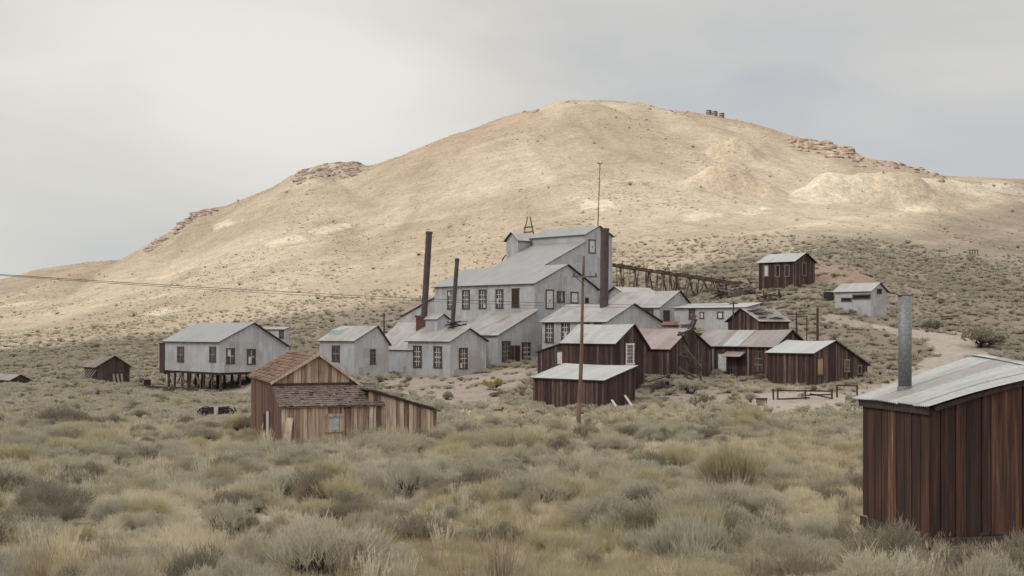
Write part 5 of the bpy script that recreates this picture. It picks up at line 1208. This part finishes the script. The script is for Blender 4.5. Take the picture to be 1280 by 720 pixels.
# sagebrush on the meadow
def sage_d(X, Y):
    near = ((X > NS.X - 1.8) & (Y > 16.5) & (Y < 27)) * .97
    return (.34 + .66 * sstep(.45, .60, fbm(X / 4.0, Y / 4.0, 3, 81))) * (1 - near)
X, Y = place(int(area(9, 66) * 1.35), 9, 66, sage_d, .5); n = len(X)
hb = hit(915, 616); k = ~((np.abs(X - hb[0]) < 1.7) & (Y > hb[1] - 3.2) & (Y < hb[1] + 1.2)); X, Y = X[k], Y[k]; n = len(X)
pick = rng.choice(8, n, p=[.20, .18, .17, .07, .14, .11, .08, .05])
core = fbm(X / 4.0, Y / 4.0, 3, 81) + rng.uniform(-.06, .06, n); pick = np.where((core > .64) & (rng.uniform(0, 1, n) < .6 - .3 * sstep(24, 32, Y)), rng.choice([3, 7], n), pick)
scatter('meadow_sagebrush', 'grey-green sagebrush scattered through the foreground meadow', np.stack([X, Y, gz(X, Y) - .04], 1), sizes(n, .28, .92, (.75, 1.05)) * ((.7 + .25 * sstep(16, 32, Y)) * (.85 + .5 * sstep(.52, .68, core)))[:, None], pick, np.clip(rng.normal(.2, .2, n), 0, 1), near_sage)
# sagebrush between meadow and mill
def sage2(X, Y): return np.where(CX + F * X / Y < 560, .75, .32) + .25 * sstep(.38, .58, fbm(X / 7, Y / 9, 3, 83))
X, Y = place(int(area(62, 135) * 1.25), 62, 135, sage2, .35); n = len(X)
scatter('town_sagebrush', 'rounded sagebrush covering the flat below the mill', np.stack([X, Y, gz(X, Y) - .05], 1), sizes(n, .32, .85, (.7, 1.0)), rng.choice(6, n, p=[.24, .22, .22, .10, .07, .15]), np.clip(rng.normal(.15, .15, n), 0, 1), mid_sage)
# slope around and above the town
def sage3(X, Y): return (.45 + .55 * sstep(.36, .58, fbm(X / 12, Y / 16, 3, 85))) * (1 - .80 * sstep(205, 285, Y - .06 * X))
X, Y = place(int(area(128, 320) * .85), 128, 320, sage3, .6); n = len(X)
scatter('slope_sagebrush', 'low sagebrush speckling the slope around and above the town', np.stack([X, Y, gz(X, Y) - .06], 1), sizes(n, .35, .95, (.65, .95)), rng.choice(6, n, p=[.23, .22, .23, .10, .04, .18]), np.clip(rng.normal(.15, .12, n), 0, 1), mid_sage)
# far hillside scrub
def sage4(X, Y): return (.12 + .88 * sstep(.48, .66, fbm(X / 26 + Y / 160, Y / 90, 4, 87))) * (1 - .66 * sstep(360, 620, Y))
X, Y = place(int(area(270, 900, -200, 1480) * .17), 270, 900, sage4, .5, -200, 1480); n = len(X)
big = rng.uniform(0, 1, n) < .012
S = sizes(n, .4, 1.0, (.5, .8)); S[big] *= 2.2
scatter('hillside_scrub', 'sparse tan scrub dotted over the sunlit hill', np.stack([X, Y, gz(X, Y) - .1], 1), S, np.where(big, 1, rng.choice(4, n, p=[.30, .05, .25, .40])), np.clip(rng.normal(.5, .15, n), 0, 1), far_sage)

# bushes one can single out
def bush(name, label, px, py, wpx, hpx, mats, kind, n, sd, dmin=8, dmax=400):
    x, y, z = hit(px, py, dmin, dmax); s = wpx / 2 * y / F
    o = bpy.data.objects.new(name, plant_mesh(name, mats, kind, random.Random(sd), n)); col.objects.link(o); o.location = (x, y, z - .05); o.scale = (s, s, hpx * y / F / .95); o.rotation_euler = (0, 0, sd)
    return tag(o, label, 'bush')
bush('rabbitbrush', 'largest yellow-green feathery bush standing alone in the middle of the right meadow', 915, 616, 116, 62, [RABBIT, TWIG], 'rabbit', 4600, 101)
bush('sagebrush_bush', 'large dark sagebrush at the left edge of the foreground', 62, 652, 150, 62, [SAGE_DK, TWIG], 'dark', 4600, 102)
bush('sagebrush_bush', 'grey sagebrush at the front wall of the tan cabin right of its window', 462, 552, 46, 17, [SAGE_DK, TWIG], 'sage', 1500, 103, 40, 60)
bush('yellow_bush', 'yellow-flowering bush on the bank below the plank-door shed', 617, 487, 36, 17, [YELLOWB, TWIG], 'mound', 700, 104, 100, 160)
bush('sagebrush_bush', 'broad dark bush beside the bend of the dirt road', 1226, 434, 88, 26, [SAGE_DK, TWIG], 'mound', 900, 105, 90, 200)
bush('sagebrush_bush', 'rounded dark bush on the slope just above the dirt road', 1166, 412, 36, 14, [SAGE_DK, TWIG], 'mound', 600, 106, 90, 240)
bush('sagebrush_bush', 'grey-green bush on bare dirt left of the wooden crate', 938, 503, 20, 16, [SAGE, TWIG], 'mound', 600, 107, 80, 140)
bush('sagebrush_bush', 'grey bush at the foot of the bank below the engine house windows', 560, 500, 22, 13, [SAGE_DK, TWIG], 'mound', 500, 108, 90, 150)
bush('sagebrush_bush', 'dark bush growing on the bare bank right of the engine house', 566, 495, 1, 1, [SAGE_DK, TWIG], 'mound', 5, 109) if False else None
bush('sagebrush_bush', 'wide grey-green bush beside the lumber pile and brown gabled cabin', 862, 492, 52, 20, [SAGE, TWIG], 'mound', 800, 110, 80, 130)
bush('sagebrush_bush', 'grey bush at the right end of the broken rail fence', 1066, 508, 36, 18, [SAGE, TWIG], 'mound', 700, 111, 80, 130)
bush('sagebrush_bush', 'pale sprawling sagebrush at the bottom edge right of centre', 860, 712, 170, 62, [SAGE, TWIG], 'rabbit', 4200, 112)
bush('sagebrush_bush', 'grey-green sagebrush at the bottom edge left of centre', 215, 722, 150, 50, [SAGE, TWIG], 'sage', 3800, 113)

# ------------------------------------------------------------------ groups of repeated things
GROUPS = {'smokestack': 'smokestacks of the mill', 'water_tank': 'water tanks on the skyline', 'rail_fence': 'rail fences around the yard', 'timber_post': 'dark posts behind the brown cabins',
          'power_line': 'overhead wires', 'leaning_plank': 'bleached planks leaning on the brown plank shed', 'sagebrush_bush': 'sagebrush bushes that stand out'}
for o in list(scn.objects):
    if o.parent is None:
        g = GROUPS.get(o.name.split('.')[0])
        if g: o['group'] = g
